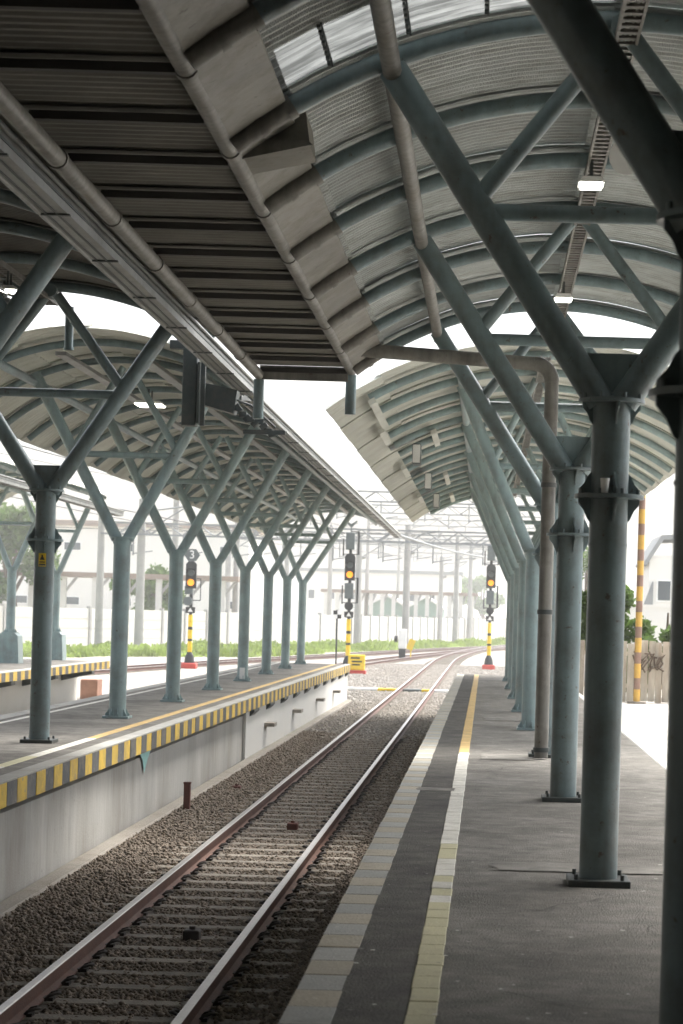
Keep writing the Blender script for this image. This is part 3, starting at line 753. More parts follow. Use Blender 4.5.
def far_column(label, x, y, group, mname='steel_teal_light', dx=1.02, top=4.76, ridge=4.88, r=.118, ped=False, detail=True, cen=0.0):
    t = thing('canopy_column', label, 'column', (x, y, 0), 0, group)
    CAP = 2.52; z0 = .8 if ped else .02
    m = MB(); m.tube([(0, 0, z0), (0, 0, CAP-.01)], r, 24); m.build('shaft', mname, t)
    m = MB(); m.tube([(0, 0, CAP-.02), (0, 0, CAP)], r+.05, 20); m.tube([(0, 0, CAP-.1), (0, 0, CAP-.02)], r+.012, 20); m.build('cap_plate', mname, t)
    m = MB(); m.box((0, 0, z0), (.36, .36, .03)); plate_stiffeners(m, z0+.015, True, r, r+.05, .11, 8); m.build('base_plate', mname, t)
    if ped: m = MB(); m.prism([(-.3, 0), (.3, 0), (.26, .72), (.16, .8), (-.16, .8), (-.26, .72)], -.3, .3); m.build('pedestal', mname, t)
    for sg in (-1, 1):
        arm(sg*.075, CAP-.03, sg*dx+cen, top, .08, 16).build('arm', mname, t)
        if detail:
            zt = 3.72; k = (zt-CAP)/(top-CAP); xa = .075+k*(dx-.075)
            m = MB(); m.tube([(sg*xa+cen*k, 0, zt), (sg*.05+cen, 0, ridge)], .05, 12); m.build('brace', mname, t)
    zt = 3.66; k = (zt-CAP)/(top-CAP); xa = .075+k*(dx-.075)
    m = MB(); m.tube([(-xa+cen*k, 0, zt), (xa+cen*k, 0, zt)], .045, 12); m.build('tie_bar', mname, t)
    return t

GA, GB, GC, GD = ('flanged columns of the near right canopy', 'columns of the far right canopy', 'flanged columns of the near left canopy', 'columns of the far middle canopy')
for i in range(4):
    lab = ['dark flanged steel column cut off by the right edge of the picture', 'large flanged steel Y column on right platform, base fully in view',
           'second flanged steel Y column fully in view on the right platform', 'flanged steel Y column just behind the brown drain pipe'][i]
    near_column(lab, COLX_R, COLY[i], GA)
for i, w in zip(range(4, 9), ['first', 'second', 'third', 'fourth', 'last']):
    far_column('slim teal column, %s beyond the drain pipe on the right platform' % w, COLX_R-.05-.008*(i-4), COLY[i], GB, dx=1.08)
near_column('steel column mostly outside the left edge, its thick arm crossing the upper left', COLX_L+.09, COLY[2], GC, ridge=5.04)
c0 = near_column('dark flanged steel column with a yellow warning sticker on the middle platform', COLX_L+.09, COLY[3], GC, ridge=5.04)
for i, w in zip(range(4, 11), ['first', 'second', 'third', 'fourth', 'fifth', 'sixth', 'farthest']):
    far_column('slim teal column, %s behind the dark flanged one on the middle platform' % w, COLX_L-.02-.0125*(COLY[i]-COLY[4]), COLY[i], GD, dx=1.28, cen=.007*(COLY[i]-COLY[4]))
far_column('teal column on a pedestal at the far left platform, left one', -12.45, 56.6, 'columns of the far left platform', ped=True)
far_column('teal column on a pedestal at the far left platform, partly behind the dark column', -12.2, 61.2, 'columns of the far left platform', ped=True)
far_column('teal column near the left picture edge, mostly hidden, on the far left platform', -12.45, 50.8, 'columns of the far left platform', ped=True)

# warning sticker, white patch
st = MB(); st.mi = 0
def on_shaft(m, r, a0, a1, z0, z1, n=6):
    V = []
    for k in range(n+1):
        a = a0+(a1-a0)*k/n
        V += [(r*math.cos(a), r*math.sin(a), z0), (r*math.cos(a), r*math.sin(a), z1)]
    m._add(V, [(2*k, 2*k+2, 2*k+3, 2*k+1) for k in range(n)], True)
a0 = -math.pi/2
on_shaft(st, .1155, a0-.36, a0+.36, 1.97, 2.12); st.mi = 1
on_shaft(st, .1165, a0-.22, a0+.22, 2.045, 2.06); on_shaft(st, .1165, a0-.15, a0+.15, 2.06, 2.075); on_shaft(st, .1165, a0-.08, a0+.08, 2.075, 2.1)
on_shaft(st, .1165, a0-.26, a0+.26, 2.015, 2.027); on_shaft(st, .1165, a0-.26, a0+.26, 1.99, 2.002)
o = st.build('warning_sticker', ['signal_yellow', 'signal_black'], None, (COLX_L+.09, COLY[3], 0)); tag(o, 'yellow warning sticker on the dark flanged column', 'sticker')
st = MB(); on_shaft(st, .1215, a0-.5, a0+.5, .05, .3); o = st.build('white_notice', 'white_paint', None, (COLX_L-.02-.0125*(COLY[7]-COLY[4]), COLY[7], 0)); tag(o, 'small white notice low on a middle platform column', 'notice')

m = MB(); m.tube([(0, 0, 0), (0, 0, .085)], [.02, .028], 16)
tag(m.build('paper_cup', 'white_paint', None, (COLX_R-.035, COLY[1]-.16, 2.284)), 'white paper cup left on the flange of the large column', 'cup')

# ------------------------------------------------------------------ drain pipe
dp = thing('drain_pipe', 'brown drain pipe with an elbow running from the roof edge down a column', 'pipe')
yd = COLY[3]-.38; rp = .077
m = MB(); m.tube([(-1.50, yd, 4.46), (.45, yd, 4.36)], rp, 16); m.build('horizontal_run', 'pipe_brown', dp)
e = [(.45, yd, 4.36)]
for k in range(1, 9):
    a = math.pi/2*k/8; e.append((.45+.2*math.sin(a), yd, 4.16+.2*math.cos(a)))
m = MB(); m.tube(e, rp+.006, 16); m.build('elbow', 'pipe_brown', dp)
m = MB(); m.tube([(.65, yd, 4.17), (.65, yd, .02)], rp, 16); m.build('downpipe', 'pipe_brown', dp)
for z in (3.0, 1.6, .08): m = MB(); m.tube([(.65, yd, z), (.65, yd, z+.05)], rp+.012, 16); m.build('pipe_clamp', 'steel_dark', dp)
m = MB(); m.tube([(-1.5, yd, 4.46), (-1.62, yd, 4.36)], rp, 12); m.build('inlet', 'pipe_brown', dp)

# ------------------------------------------------------------------ lamps and fittings under the roofs
def lamp(label, x, y, z, grp, w=.19, L=.24):
    t = thing('ceiling_lamp', label, 'lamp', (x, y, z), 0, grp)
    m = MB(); m.prism([(-w/2, -.05), (w/2, -.05), (w/2-.03, -.01), (-w/2+.03, -.01)], -L/2, L/2); m.build('housing', 'white_paint', t)
    m = MB(); m.box((0, 0, -.06), (w-.03, L-.03, .018)); m.build('tube_glow', 'lamp_glow', t)
    for yy in (-L*.3, L*.3): m = MB(); m.box((0, yy, .08), (.02, .02, .19)); m.build('hanger', 'steel_dark', t)
    return t
lamp('lit lamp under the ridge of the near right canopy, nearer of two', COLX_R-.02, 15.9, 4.80, 'lamps under the right ridge')
lamp('lit lamp under the ridge of the near right canopy, farther one', COLX_R-.02, 21.6, 4.80, 'lamps under the right ridge')
lamp('lit lamp under the far right canopy', .66, 33.0, 4.72, 'lamps under the right ridge')
lamp('lit hanging lamp under the far middle canopy', COLX_L-.1, 32.6, 4.66, 'lamps over the middle platform', .42, .5)
lamp('lit lamp at the left picture edge under the near left canopy', COLX_L+.02, 22.4, 4.84, 'lamps over the middle platform')
# round loudspeaker by the second lamp
t = thing('loudspeaker', 'small round loudspeaker hanging from the near right canopy', 'loudspeaker', (COLX_R+.14, 14.3, 4.70))
m = MB(); m.tube([(0, -.1, -.1), (0, .12, -.05)], [.12, .07], 18); m.build('horn', 'white_paint', t)
m = MB(); m.tube([(0, 0, -.02), (0, 0, .24)], .012, 8); m.build('hanger', 'steel_dark', t)
# wedge box at the eave
t = thing('wedge_light_box', 'wedge shaped metal box hanging at the near right canopy eave', 'box', (-1.36, 13.2, 4.36))
m = MB(); m.prism([(-.22, .07), (.17, .24), (.20, .04), (-.20, -.05)], 0, .5); m.build('housing', 'eave_sheet', t)
m = MB(); m.prism([(-.235, .05), (-.21, -.065), (.22, .035), (.19, .06)], -.03, -.001); m.build('rim', 'pipe_brown', t)
for k in range(3):
    t = thing('floodlight', 'grey floodlight box under the far right canopy, %s' % ORD[k], 'floodlight', (-1.28, 36.3+7.2*k, BRr.z(-1.28)-.12), 0, 'floodlights under the far right canopy')
    m = MB(); m.box((.04, 0, -.16), (.14, .5, .34), bev=.015); m.build('housing', 'signal_grey', t)
    m = MB(); m.box((.04, -.255, -.16), (.12, .012, .30)); m.build('lens', 'white_paint', t)
    m = MB(); m.box((-.22, .02, .02), (.44, .34, .05), Matrix.Rotation(-.45, 3, 'Y')); m.build('bracket_plate', 'galvanised', t)
# hanging post and equipment at the end of the left gutter
t = thing('hanging_post', 'dark box post hanging below the left gutter end', 'post', (-3.58, 25.6, 3.74))
m = MB(); m.box((0, 0, .43), (.17, .2, .92), bev=.01); m.build('post', 'steel_dark', t)
m = MB(); m.box((.11, 0, .36), (.03, .26, .72)); m.box((.15, 0, .36), (.05, .05, .76)); m.build('side_plate', 'steel_dark', t)
m = MB(); m.box((-.0, 0, .93), (.5, .12, .1)); m.build('top_bracket', 'steel_dark', t)
t = thing('loudspeaker_box', 'dark wedge loudspeaker box beside the hanging post', 'loudspeaker', (-3.33, 25.8, 3.86))
m = MB(); m.prism([(-.12, .12), (-.12, .38), (.30, .30), (.26, .02)], -.15, .15); m.build('cabinet', 'steel_dark', t)
m = MB()
for k in range(10):
    a = Vector((.26+.05*k, random.uniform(-.1, .1), .12-.035*k+random.uniform(-.05, .05)))
    m.box(a, (.09, .1, .06), Matrix.Rotation(random.uniform(-1, 1), 3, 'Y'))
m.tube([(.2, 0, .22), (.45, 0, .14), (.75, 0, -.12)], .014, 6); m.build('cable_bundle', 'steel_dark', t)
m = MB(); m.box((.62, 0, -.18), (.5, .07, .05)); m.build('arm', 'steel_dark', t)
# cable clutter near the left ridge
t = thing('cable_bundle', 'tangle of cables and clamps under the near left canopy ridge', 'cables', (COLX_L-.05, 21.5, 4.72))
m = MB()
for k in range(9):
    P = [Vector((random.uniform(-.2, .1), -1.5+j*.75, .08+random.uniform(-.16, .1))) for j in range(5)]; m.tube(P, .016, 6)
m.build('cables', 'steel_dark', t)
m = MB()
for k in range(14): m.box((random.uniform(-.25, .15), random.uniform(-1.5, 1.5), random.uniform(-.12, .14)), (.09, .1, .05), Matrix.Rotation(random.uniform(-1, 1), 3, 'Y'))
m.build('clamps', 'galvanised', t)
t = thing('stub_post', 'short post hanging at the end of the near left canopy', 'post', (COLX_L+.14, A_END+.3, 4.5))
m = MB(); m.tube([(0, 0, .5), (0, 0, 0)], .05, 12); m.tube([(0, 0, -.0), (0, 0, .03)], .06, 12); m.build('post', 'steel_teal', t)

# ------------------------------------------------------------------ small lineside things
m = MB(); m.box((0, 0, .2), (.085, .085, .46), bev=.008); m.box((0, 0, .42), (.095, .095, .02))
o = m.build('marker_post', 'red_rust', None, (-3.86, 28.4, BED_Z-.02)); tag(o, 'short rusty red post standing in the ballast by the platform wall', 'post')
for k, (x, yy, lb) in enumerate(((TRACK_X+.08, 17.5, 'small dark block between the rails, nearest'), (TRACK_X+.08, 26.6, 'small rusty block between the rails, farther'), (-3.62, 32, 'small rusty block beside the left rail'))):
    m = MB(); m.box((0, 0, .03), (.13, .16, .1), bev=.01); m.cyl((0, 0, .075), .025, .03, 8)
    tag(m.build('track_block', 'clip_iron' if k == 0 else 'red_rust', None, (x, yy, BED_Z+.01)), lb, 'block')

def number_mesh(txt, size):
    cu = bpy.data.curves.new('digit', 'FONT'); cu.body = txt; cu.size = size; cu.extrude = .01; cu.align_x = 'CENTER'; cu.align_y = 'CENTER'
    o = bpy.data.objects.new('tmp', cu); COL.objects.link(o); bpy.context.view_layer.update()
    me = bpy.data.meshes.new_from_object(o); bpy.data.objects.remove(o); return me
def signal(label, x, y, kind):
    t = thing('railway_signal', label, 'signal', (x, y, GROUND_Z+.06), 0, 'tall signals at the platform ends')
    m = MB(); m.box((0, 0, .12), (.66, .6, .28), bev=.03); m.build('foundation', 'signal_red', t)
    m = MB(); m.tube([(0, 0, .25), (0, 0, .55), (0, 0, .75)], [.24, .2, .1], 14); m.build('mast_foot', 'signal_black', t)
    H = 4.4 if kind == 'short' else 6.4
    m = MB(); m.tube([(0, 0, .6), (0, 0, H)], .075, 14); m.build('mast', 'signal_black', t)
    z = .75
    for k, (h, mm) in enumerate(((.5, 'signal_yellow'), (.1, 'signal_black'), (.42, 'signal_yellow'), (.13, 'signal_black'), (.55, 'signal_yellow'))):
        m = MB(); m.tube([(0, 0, z), (0, 0, z+h-.01)], .105, 14); m.build('mast_band', mm, t); z += h
    m = MB(); m.box((0, -.13, 2.65), (.42, .03, .28)); pb = m.build('number_plate', 'signal_black', t)
    m = MB(); m.prism([(-.12, 2.57), (.12, 2.57), (0, 2.76)], -.155, -.147); m.build('plate_mark', 'white_paint', pb)
    def head(zc, aspects, glow):
        m = MB(); hh = .5*aspects/2+.12; m.prism([(-.24, zc-hh), (.24, zc-hh), (.24, zc+hh-.14), (.12, zc+hh), (-.12, zc+hh), (-.24, zc+hh-.14)], -.24, -.10)
        hd = m.build('signal_head', 'signal_black', t)
        for k in range(aspects):
            zz = zc-hh+.27+.44*k
            m = MB(); m.tube([(0, -.30, zz), (0, -.235, zz)], .15, 18); m.build('lens', 'signal_amber' if (glow and k == 0) else 'signal_grey', hd)
            V = []
            for a in np.linspace(-.3, math.pi+.3, 12): V += [(.17*math.cos(a), -.24, zz+.17*math.sin(a)), (.185*math.cos(a), -.5, zz+.185*math.sin(a))]
            m = MB(); m._add(V, [(2*k2, 2*k2+2, 2*k2+3, 2*k2+1) for k2 in range(11)], True); m.build('hood', 'signal_black', hd)
        return hd
    def cab(zc, w=.40, h=.72): m = MB(); m.box((-.02, -.1, zc), (w, .26, h), bev=.02); m.build('relay_box', 'signal_grey', t)
    if kind == 'short':
        m = MB(); m.tube([(-.12, -.32, 3.05), (-.12, .1, 3.05)], .2, 18); m.build('marker_lamp', 'signal_grey', t)
        m = MB(); m.box((-.1, -.08, 3.55), (.36, .24, .36), bev=.02); m.build('relay_box', 'signal_grey', t)
        head(4.25, 2, True)
        m = MB(); m.prism([(-.36, 5.15), (-.18, 4.88), (.18, 4.88), (.36, 5.15), (.18, 5.42), (-.18, 5.42)], -.06, 0); d = m.build('digit_board', 'signal_grey', t)
        me = number_mesh('3', .52); me.materials.append(MAT['white_paint']); o = inst('digit', me, d, (0, -.075, 5.15), (math.pi/2, 0, 0))
        m = MB(); m.box((.42, 0, 3.6), (.04, .04, 1.0)); m.box((.22, 0, 3.1), (.4, .03, .04)); m.box((.22, 0, 4.08), (.4, .03, .04)); m.build('ladder_frame', 'signal_black', t)
    else:
        m = MB(); m.tube([(0, -.34, 3.05), (0, -.02, 3.05)], .2, 18); m.build('marker_lamp', 'signal_black', t)
        cab(3.75)
        head(4.85, 2, True)
        cab(6.05, .40, .78)
        m = MB(); m.prism([(-.27, 6.95), (-.06, 6.72), (.06, 6.72), (.27, 6.95), (.27, 7.03), (0, 6.85), (-.27, 7.03)], -.04, .0); m.box((0, 0, 6.6), (.05, .05, .5)); m.build('top_sign', 'signal_grey', t)
        for (za, zb) in ((3.2, 4.35), (5.45, 6.5)):
            m = MB()
            for sx in (.36,): m.box((sx, .05, (za+zb)/2), (.085, .07, zb-za))
            m.box((-.34, .05, (za+zb)/2-.2), (.06, .06, (zb-za)*.75))
            m.box((.02, .05, za), (.72, .04, .04)); m.box((.2, .05, zb), (.36, .04, .04)); m.build('ladder_frame', 'signal_black', t)
    return t
signal('tall signal with amber light at the end of the middle platform', -6.35, 100, 'tall')
signal('tall signal with amber light beyond the right platform end', .2, 112, 'tall')
signal('shorter signal with amber light and number 3 board seen between teal columns', -13.4, 98, 'short')

t = thing('rod_sign', 'checkered sign plate on a thin rod by the middle platform end', 'sign', (-6.2, 90, GROUND_Z))
m = MB(); m.tube([(0, 0, 0), (0, 0, 2.9)], .035, 8); m.build('rod', 'signal_black', t)
m = MB()
for i in (0, 1):
    for j in (0, 1):
        m.mi = (i+j) % 2; m.box((-.16+.17*i+.085, -.05, 2.62+.17*j), (.168, .02, .168))
m.mi = 0
m.build('plate', ['white_paint', 'signal_black'], t)
t = thing('trackside_box', 'yellow marked box with red foot beside the tall signal', 'box', (-5.75, 97, GROUND_Z+.06))
m = MB(); m.box((0, 0, .08), (.85, .5, .16)); m.build('foot', 'signal_red', t)
m = MB(); m.box((0, 0, .52), (.75, .4, .7), bev=.03); m.build('case', 'signal_yellow', t)
m = MB()
for k, (x, z, w) in enumerate(((-.05, .72, .4), (.02, .56, .46), (-.02, .42, .36))): m.box((x, -.204, z), (w, .006, .07))
m.build('lettering', 'signal_black', t)
t = thing('dwarf_signal', 'short white and black dwarf signal beside the curving track', 'signal', (-5.1, 133, GROUND_Z))
m = MB(); m.box((0, 0, .35), (.4, .4, .7)); m.build('base', 'signal_black', t)
m = MB(); m.box((0, 0, 1.3), (.5, .4, 1.2), bev=.04); m.build('head', 'white_paint', t)
m = MB(); m.tube([(-.3, -.1, 1.3), (-.5, -.1, 1.3)], .2, 12); m.build('lamp', 'signal_black', t)
m = MB(); m.box((0, 0, .4), (.42, .06, .7), Matrix.Rotation(.35, 3, 'Y')); m.box((0, 0, -.2), (.08, .08, .5))
tag(m.build('yellow_board', 'signal_yellow', None, (-4.75, 138, GROUND_Z+.5)), 'tilted yellow board standing right of the dwarf signal', 'board')
t = thing('cable_duct', 'white and yellow cable duct crossing the track beyond the platform ends', 'duct', (0, 76, BED_Z+.06))
for (x0, x1, mm) in ((-5.6, -3.75, 'white_paint'), (-3.74, -3.0, 'signal_yellow'), (-2.85, -2.2, 'signal_grey'), (-2.19, -1.9, 'signal_yellow'), (-1.75, -.2, 'white_paint')):
    m = MB(); m.box(((x0+x1)/2, 0, 0), (x1-x0, .3, .1), bev=.02); m.build('duct_section', mm, t)

# ------------------------------------------------------------------ right side: fence, striped pole, greenery, house
f = thing('plank_fence', 'weathered pale plank fence beyond the white pavement', 'fence', (2.55, 47.2, -0.20))
pk = MB(); pk.box((0, 0, .67), (.145, .03, 1.32), bev=.006); pk_me = pk.mesh('plank', 'wood_plank')
for k in range(30):
    inst('plank', pk_me, f, (-.6+.153*k, -.02*k+random.uniform(-.015, .015), random.uniform(-.06, .03)), (random.uniform(-.02, .02), random.uniform(-.02, .02), -.12))
for z in (.35, 1.05): m = MB(); m.box((1.7, -.21, z), (4.9, .05, .09), Matrix.Rotation(-.12, 3, 'Z')); m.build('rail', 'wood_plank', f).location = (0, .06, 0)
t = thing('striped_pole', 'orange and brown striped pole standing before the plank fence', 'pole', (3.27, 46.2, -.2))
z = 0.0; k = 0
while z < 5.2:
    hb = .31 if k % 2 == 0 else .24
    m = MB(); m.tube([(0, 0, z), (0, 0, z+hb)], .072, 14); m.build('band', 'pole_orange' if k % 2 == 0 else 'pole_brown', t); z += hb; k += 1
m = MB(); m.tube([(0, 0, -.01), (0, 0, .05)], .2, 14); m.build('foot', 'concrete_base', t)
m = MB()
for k in range(14):
    a = Vector((random.uniform(-.32, .32), random.uniform(-.1, .1), random.uniform(-.1, .08))); P = [a+Vector((random.uniform(-.2, .2), random.uniform(-.05, .05), random.uniform(-.2, .2))) for _ in range(3)]
    m.tube(P, .02, 5)
tag(m.build('dry_vine', 'bark', None, (3.72, 46.85, .68)), 'dry brown vine tangled on the plank fence', 'vine')

def leaf_cloud(rs, n, blobs, size):
    """n leaf quads spread through the volume of several blobs (centre, radii)."""
    V = np.zeros((n, 4, 3)); w = np.array([b_[1][0]*b_[1][1]*b_[1][2] for b_ in blobs]); w = w/w.sum()
    ix = rs.choice(len(blobs), n, p=w)
    C = np.array([b_[0] for b_ in blobs])[ix]; Rr = np.array([b_[1] for b_ in blobs])[ix]
    d = rs.normal(size=(n, 3)); d /= np.linalg.norm(d, axis=1)[:, None]
    rad = rs.uniform(.35, 1.0, n)**.6
    P = C+d*Rr*rad[:, None]*rs.uniform(.85, 1.12, (n, 1))
    a = rs.normal(size=(n, 3)); a /= np.linalg.norm(a, axis=1)[:, None]
    b2 = np.cross(a, rs.normal(size=(n, 3))); b2 /= np.linalg.norm(b2, axis=1)[:, None]
    s = rs.uniform(.6, 1.3, (n, 1))*size
    V[:, 0] = P-a*s; V[:, 1] = P+b2*s*.5; V[:, 2] = P+a*s; V[:, 3] = P-b2*s*.5
    return V
def quads(name, V, mname, parent=None):
    n = len(V); me = bpy.data.meshes.new(name)
    me.vertices.add(n*4); me.vertices.foreach_set('co', V.reshape(-1))
    me.loops.add(n*4); me.loops.foreach_set('vertex_index', np.arange(n*4, dtype=np.int32))
    me.polygons.add(n); me.polygons.foreach_set('loop_start', np.arange(n, dtype=np.int32)*4)
    me.materials.append(MAT[mname]); me.update(calc_edges=True)
    return inst(name, me, parent)
def tree(label, x, y, h, w, seed, n=3500, leaf=.16, group='trees in the background', z0=None, trunk_frac=.45):
    rs = np.random.RandomState(seed); rr = random.Random(seed)
    t = thing('tree', label, 'tree', (x, y, GROUND_Z if z0 is None else z0), 0, group)
    m = MB(); th = h*trunk_frac
    m.tube([(0, 0, -.1), (.05*w, 0, th*.5), (0, .04*w, th), (.02, 0, h*.8)], [w*.05+.03, w*.04+.02, w*.03+.015, .02], 8)
    blobs = []
    for k in range(8):
        a = rr.uniform(0, 6.28); q = rr.uniform(.15, .38)*w; zz = h*rr.uniform(trunk_frac*.8, .88)
        c = (q*math.cos(a), q*math.sin(a), zz); blobs.append((c, (w*rr.uniform(.16, .28), w*rr.uniform(.16, .28), h*rr.uniform(.09, .16))))
        m.tube([(0, 0, th*rr.uniform(.6, 1)), (c[0]*.5, c[1]*.5, (th+zz)/2), c], [w*.02+.01, w*.014+.008, .008], 6)
    m.build('trunk', 'bark', t)
    quads('crown', leaf_cloud(rs, n, blobs, leaf), 'leaf', t)
    return t
tree('bushy green shrub behind the plank fence, left of the striped pole', 2.95, 49.0, 2.7, 1.9, 11, 4200, .09, 'greenery behind the plank fence', -.3, .2)
tree('broad leafed green shrub behind the plank fence, right of the striped pole', 4.15, 49.5, 2.6, 2.2, 12, 4200, .10, 'greenery behind the plank fence', -.3, .2)
tree('thin tree top far behind the plank fence', 6.0, 130, 8.5, 4.5, 13, 2500, .2, 'greenery behind the plank fence')
hB = thing('house', 'pale house with grey sloping roof behind the plank fence', 'house', (8.9, 100, GROUND_Z))
m = MB(); m.box((0, 0, 2.9), (3.2, 5, 5.8)); m.build('wall', 'building_white', hB)
m = MB(); m.prism([(-1.9, 5.4), (-1.1, 6.7), (2.2, 6.9), (2.2, 6.7), (-1.0, 6.5), (-1.75, 5.3)], -2.7, 2.7); m.build('roof', 'roof_grey', hB)
for (x, z) in ((-.9, 4.2), (-.9, 2.3), (.5, 4.2)):
    m = MB(); m.box((x, -2.5, z), (.7, .08, 1.0)); w_ = m.build('window', 'white_paint', hB)
    m = MB(); m.box((x, -2.545, z), (.56, .03, .86)); m.build('pane', 'window_dark', w_)
m = MB(); m.prism([(-1.9, 3.3), (-1.45, 4.6), (-1.4, 4.6), (-1.4, 3.3)], -2.6, -2.5); m.build('awning', 'roof_grey', hB)
m = MB(); m.box((0, 0, 1.7), (9, .25, 3.4)); m.box((0, 0, 3.45), (9.1, .35, .12))
tag(m.build('white_wall', 'building_white', None, (6.5, 92, GROUND_Z)), 'plain white boundary wall behind the plank fence', 'wall')

# ------------------------------------------------------------------ background wall, verge, sheds, masts
wl = thing('panel_wall', 'long pale concrete panel wall behind the green verge', 'wall', (0, 0, GROUND_Z))
wp = resample([(-62, 100), (-44, 122), (-27, 147), (-12, 192), (0, 262), (6, 330)], 3.4)
pn = MB(); pn.box((1.7, 0, 1.3), (3.2, .12, 2.6)); 
for k in range(1, 4): pn.box((1.7, -.03, .65*k), (3.2, .12, .02))
pn_me = pn.mesh('panel', 'concrete_white'); po = MB(); po.box((0, 0, 1.38), (.22, .3, 2.76)); po_me = po.mesh('post', 'mast_concrete')
for (a, b2) in zip(wp[:-1], wp[1:]):
    dx, dy = b2[0]-a[0], b2[1]-a[1]; L = math.hypot(dx, dy); an = math.atan2(dy, dx)
    o = inst('panel', pn_me, wl, (a[0], a[1], 0), (0, 0, an)); o.scale = (L/3.4, 1, 1); inst('post', po_me, wl, (a[0], a[1], 0), (0, 0, an))
# verge: leafy grass clumps
rs = np.random.RandomState(21)
def verge(n, seed):
    rs = np.random.RandomState(seed); P = np.array(wp); i = rs.randint(0, len(P)-1, n); tt = rs.uniform(0, 1, n)[:, None]
    c = P[i]*(1-tt)+P[i+1]*tt; d = P[i+1]-P[i]; d /= np.linalg.norm(d, axis=1)[:, None]
    nrm = np.stack([d[:, 1], -d[:, 0]], 1); off = rs.uniform(.3, 1, n)**1.0
    wdt = np.where(c[:, 1] < 150, 22, 14); p = c+nrm*(off*wdt)[:, None]
    keep = (p[:, 1] > 66)
    # keep clear of the curving track
    tx = np.interp(p[:, 1], [q[1] for q in pth3], [q[0] for q in pth3]); keep &= (p[:, 0] < tx-2.6)
    p = p[keep]; n = len(p)
    hgt = rs.uniform(.12, .5, n)*(.35+1.1*np.clip(np.sin(p[:, 0]*.9)*np.sin(p[:, 1]*.47+p[:, 0]*.3)+.35, 0, 1.2)+.3*rs.uniform(0, 1, n))*.8; a = rs.uniform(0, 6.28, n); w = rs.uniform(.06, .16, n)
    V = np.zeros((n, 4, 3)); ux, uy = np.cos(a)*w, np.sin(a)*w; lx, ly = rs.normal(0, .15, n), rs.normal(0, .15, n)
    V[:, 0] = np.stack([p[:, 0]-ux, p[:, 1]-uy, np.full(n, GROUND_Z)], 1); V[:, 1] = np.stack([p[:, 0]+ux, p[:, 1]+uy, np.full(n, GROUND_Z)], 1)
    V[:, 2] = np.stack([p[:, 0]+lx+ux*.5, p[:, 1]+ly+uy*.5, GROUND_Z+hgt], 1); V[:, 3] = np.stack([p[:, 0]+lx-ux*.5, p[:, 1]+ly-uy*.5, GROUND_Z+hgt], 1)
    return V
tag(quads('verge_grass', verge(90000, 4), 'grass'), 'bright green weedy grass along the concrete panel wall', 'grass', kind='stuff')

def shed_roof(label, x0, x1, y, z, d, n, mname):
    t = thing('station_shelter', label, 'shelter', (0, y, GROUND_Z))
    m = MB(); m.prism([(x0, z), (x1, z), (x1, z+.35), (x0, z+.35)], -d/2, d/2); m.build('roof', mname, t)
    for k in range(n):
        x = x0+(x1-x0)*(k+.5)/n
        m = MB(); m.box((x, -d/2+.4, z/2), (.45, .4, z)); m.build('post', 'concrete_white', t)
        m = MB(); m.tube([(x, -d/2+.4, z-1.3), (x+(x1-x0)/n*.42, -d/2+.4, z)], .12, 6); m.build('strut', 'mast_concrete', t)
    return t
shed_roof('long open shelter with brown flat roof behind the panel wall', -58, -19, 168, 5.0, 6, 16, 'roof_brown')
shed_roof('long open shelter farther right behind the panel wall', -19, -1, 250, 5.2, 6, 14, 'roof_brown')
for k, (x, y, w) in enumerate(((-12.1, 262, 4.7), (-7.5, 266, 4.1))):
    t = thing('gabled_shed', ['gabled shed with green gable behind the panel wall, left one', 'gabled shed with green gable behind the panel wall, right one'][k], 'shed', (x, y, GROUND_Z), 0, 'gabled sheds')
    m = MB(); m.prism([(-w/2, 0), (w/2, 0), (w/2, 3.75), (0, 5.0), (-w/2, 3.75)], 0, 14); m.build('wall', 'gable_green', t)
    m = MB(); m.prism([(-w/2-.25, 3.6), (0, 5.02), (w/2+.25, 3.6), (w/2+.25, 3.85), (0, 5.35), (-w/2-.25, 3.85)], -.6, 14.6); m.build('roof', 'building_white', t)
def building(label, x, y, w, d, h, nx, nz, roofm='roof_grey', wx0=.1):
    t = thing('building', label, 'building', (x, y, GROUND_Z))
    m = MB(); m.box((0, 0, h/2), (w, d, h)); m.build('wall', 'building_white', t)
    m = MB(); m.box((0, 0, h+.25), (w+.8, d+.8, .5)); m.build('roof', roofm, t)
    for i in range(nx):
        for j in range(nz):
            xx = -w/2+w*(i+.6)/nx; zz = h*(j+.62)/nz
            m = MB(); m.box((xx, -d/2-.02, zz), (w/nx*.34, .1, h/nz*.16)); w_ = m.build('window', 'white_paint', t)
            m = MB(); m.box((xx, -d/2-.08, zz), (w/nx*.34-.16, .04, h/nz*.16-.16)); m.build('pane', 'window_dark', w_)
    return t
building('large white station building far left behind the shelter', -38, 215, 30, 14, 10.5, 6, 2, 'roof_brown')
building('pale low building far behind the signals', -16, 330, 24, 14, 9, 8, 1)
tree('green tree behind the far left platform', -36.5, 165, 10.5, 8, 31, 5000, .28)
tree('pale green tree behind the shelter roof on the left', -27.5, 178, 7.4, 6, 32, 4000, .25)
tree('tree behind the gabled sheds, left one', -17, 380, 10, 15, 33, 5000, .42)
tree('tree behind the gabled sheds, right one', -8, 400, 11, 14, 34, 5000, .42)
tree('tree far behind the right tall signal', -1, 420, 11, 10, 35, 4000, .42)
tree('tree half hidden between the left columns', -30, 240, 8, 9, 36, 4000, .35)

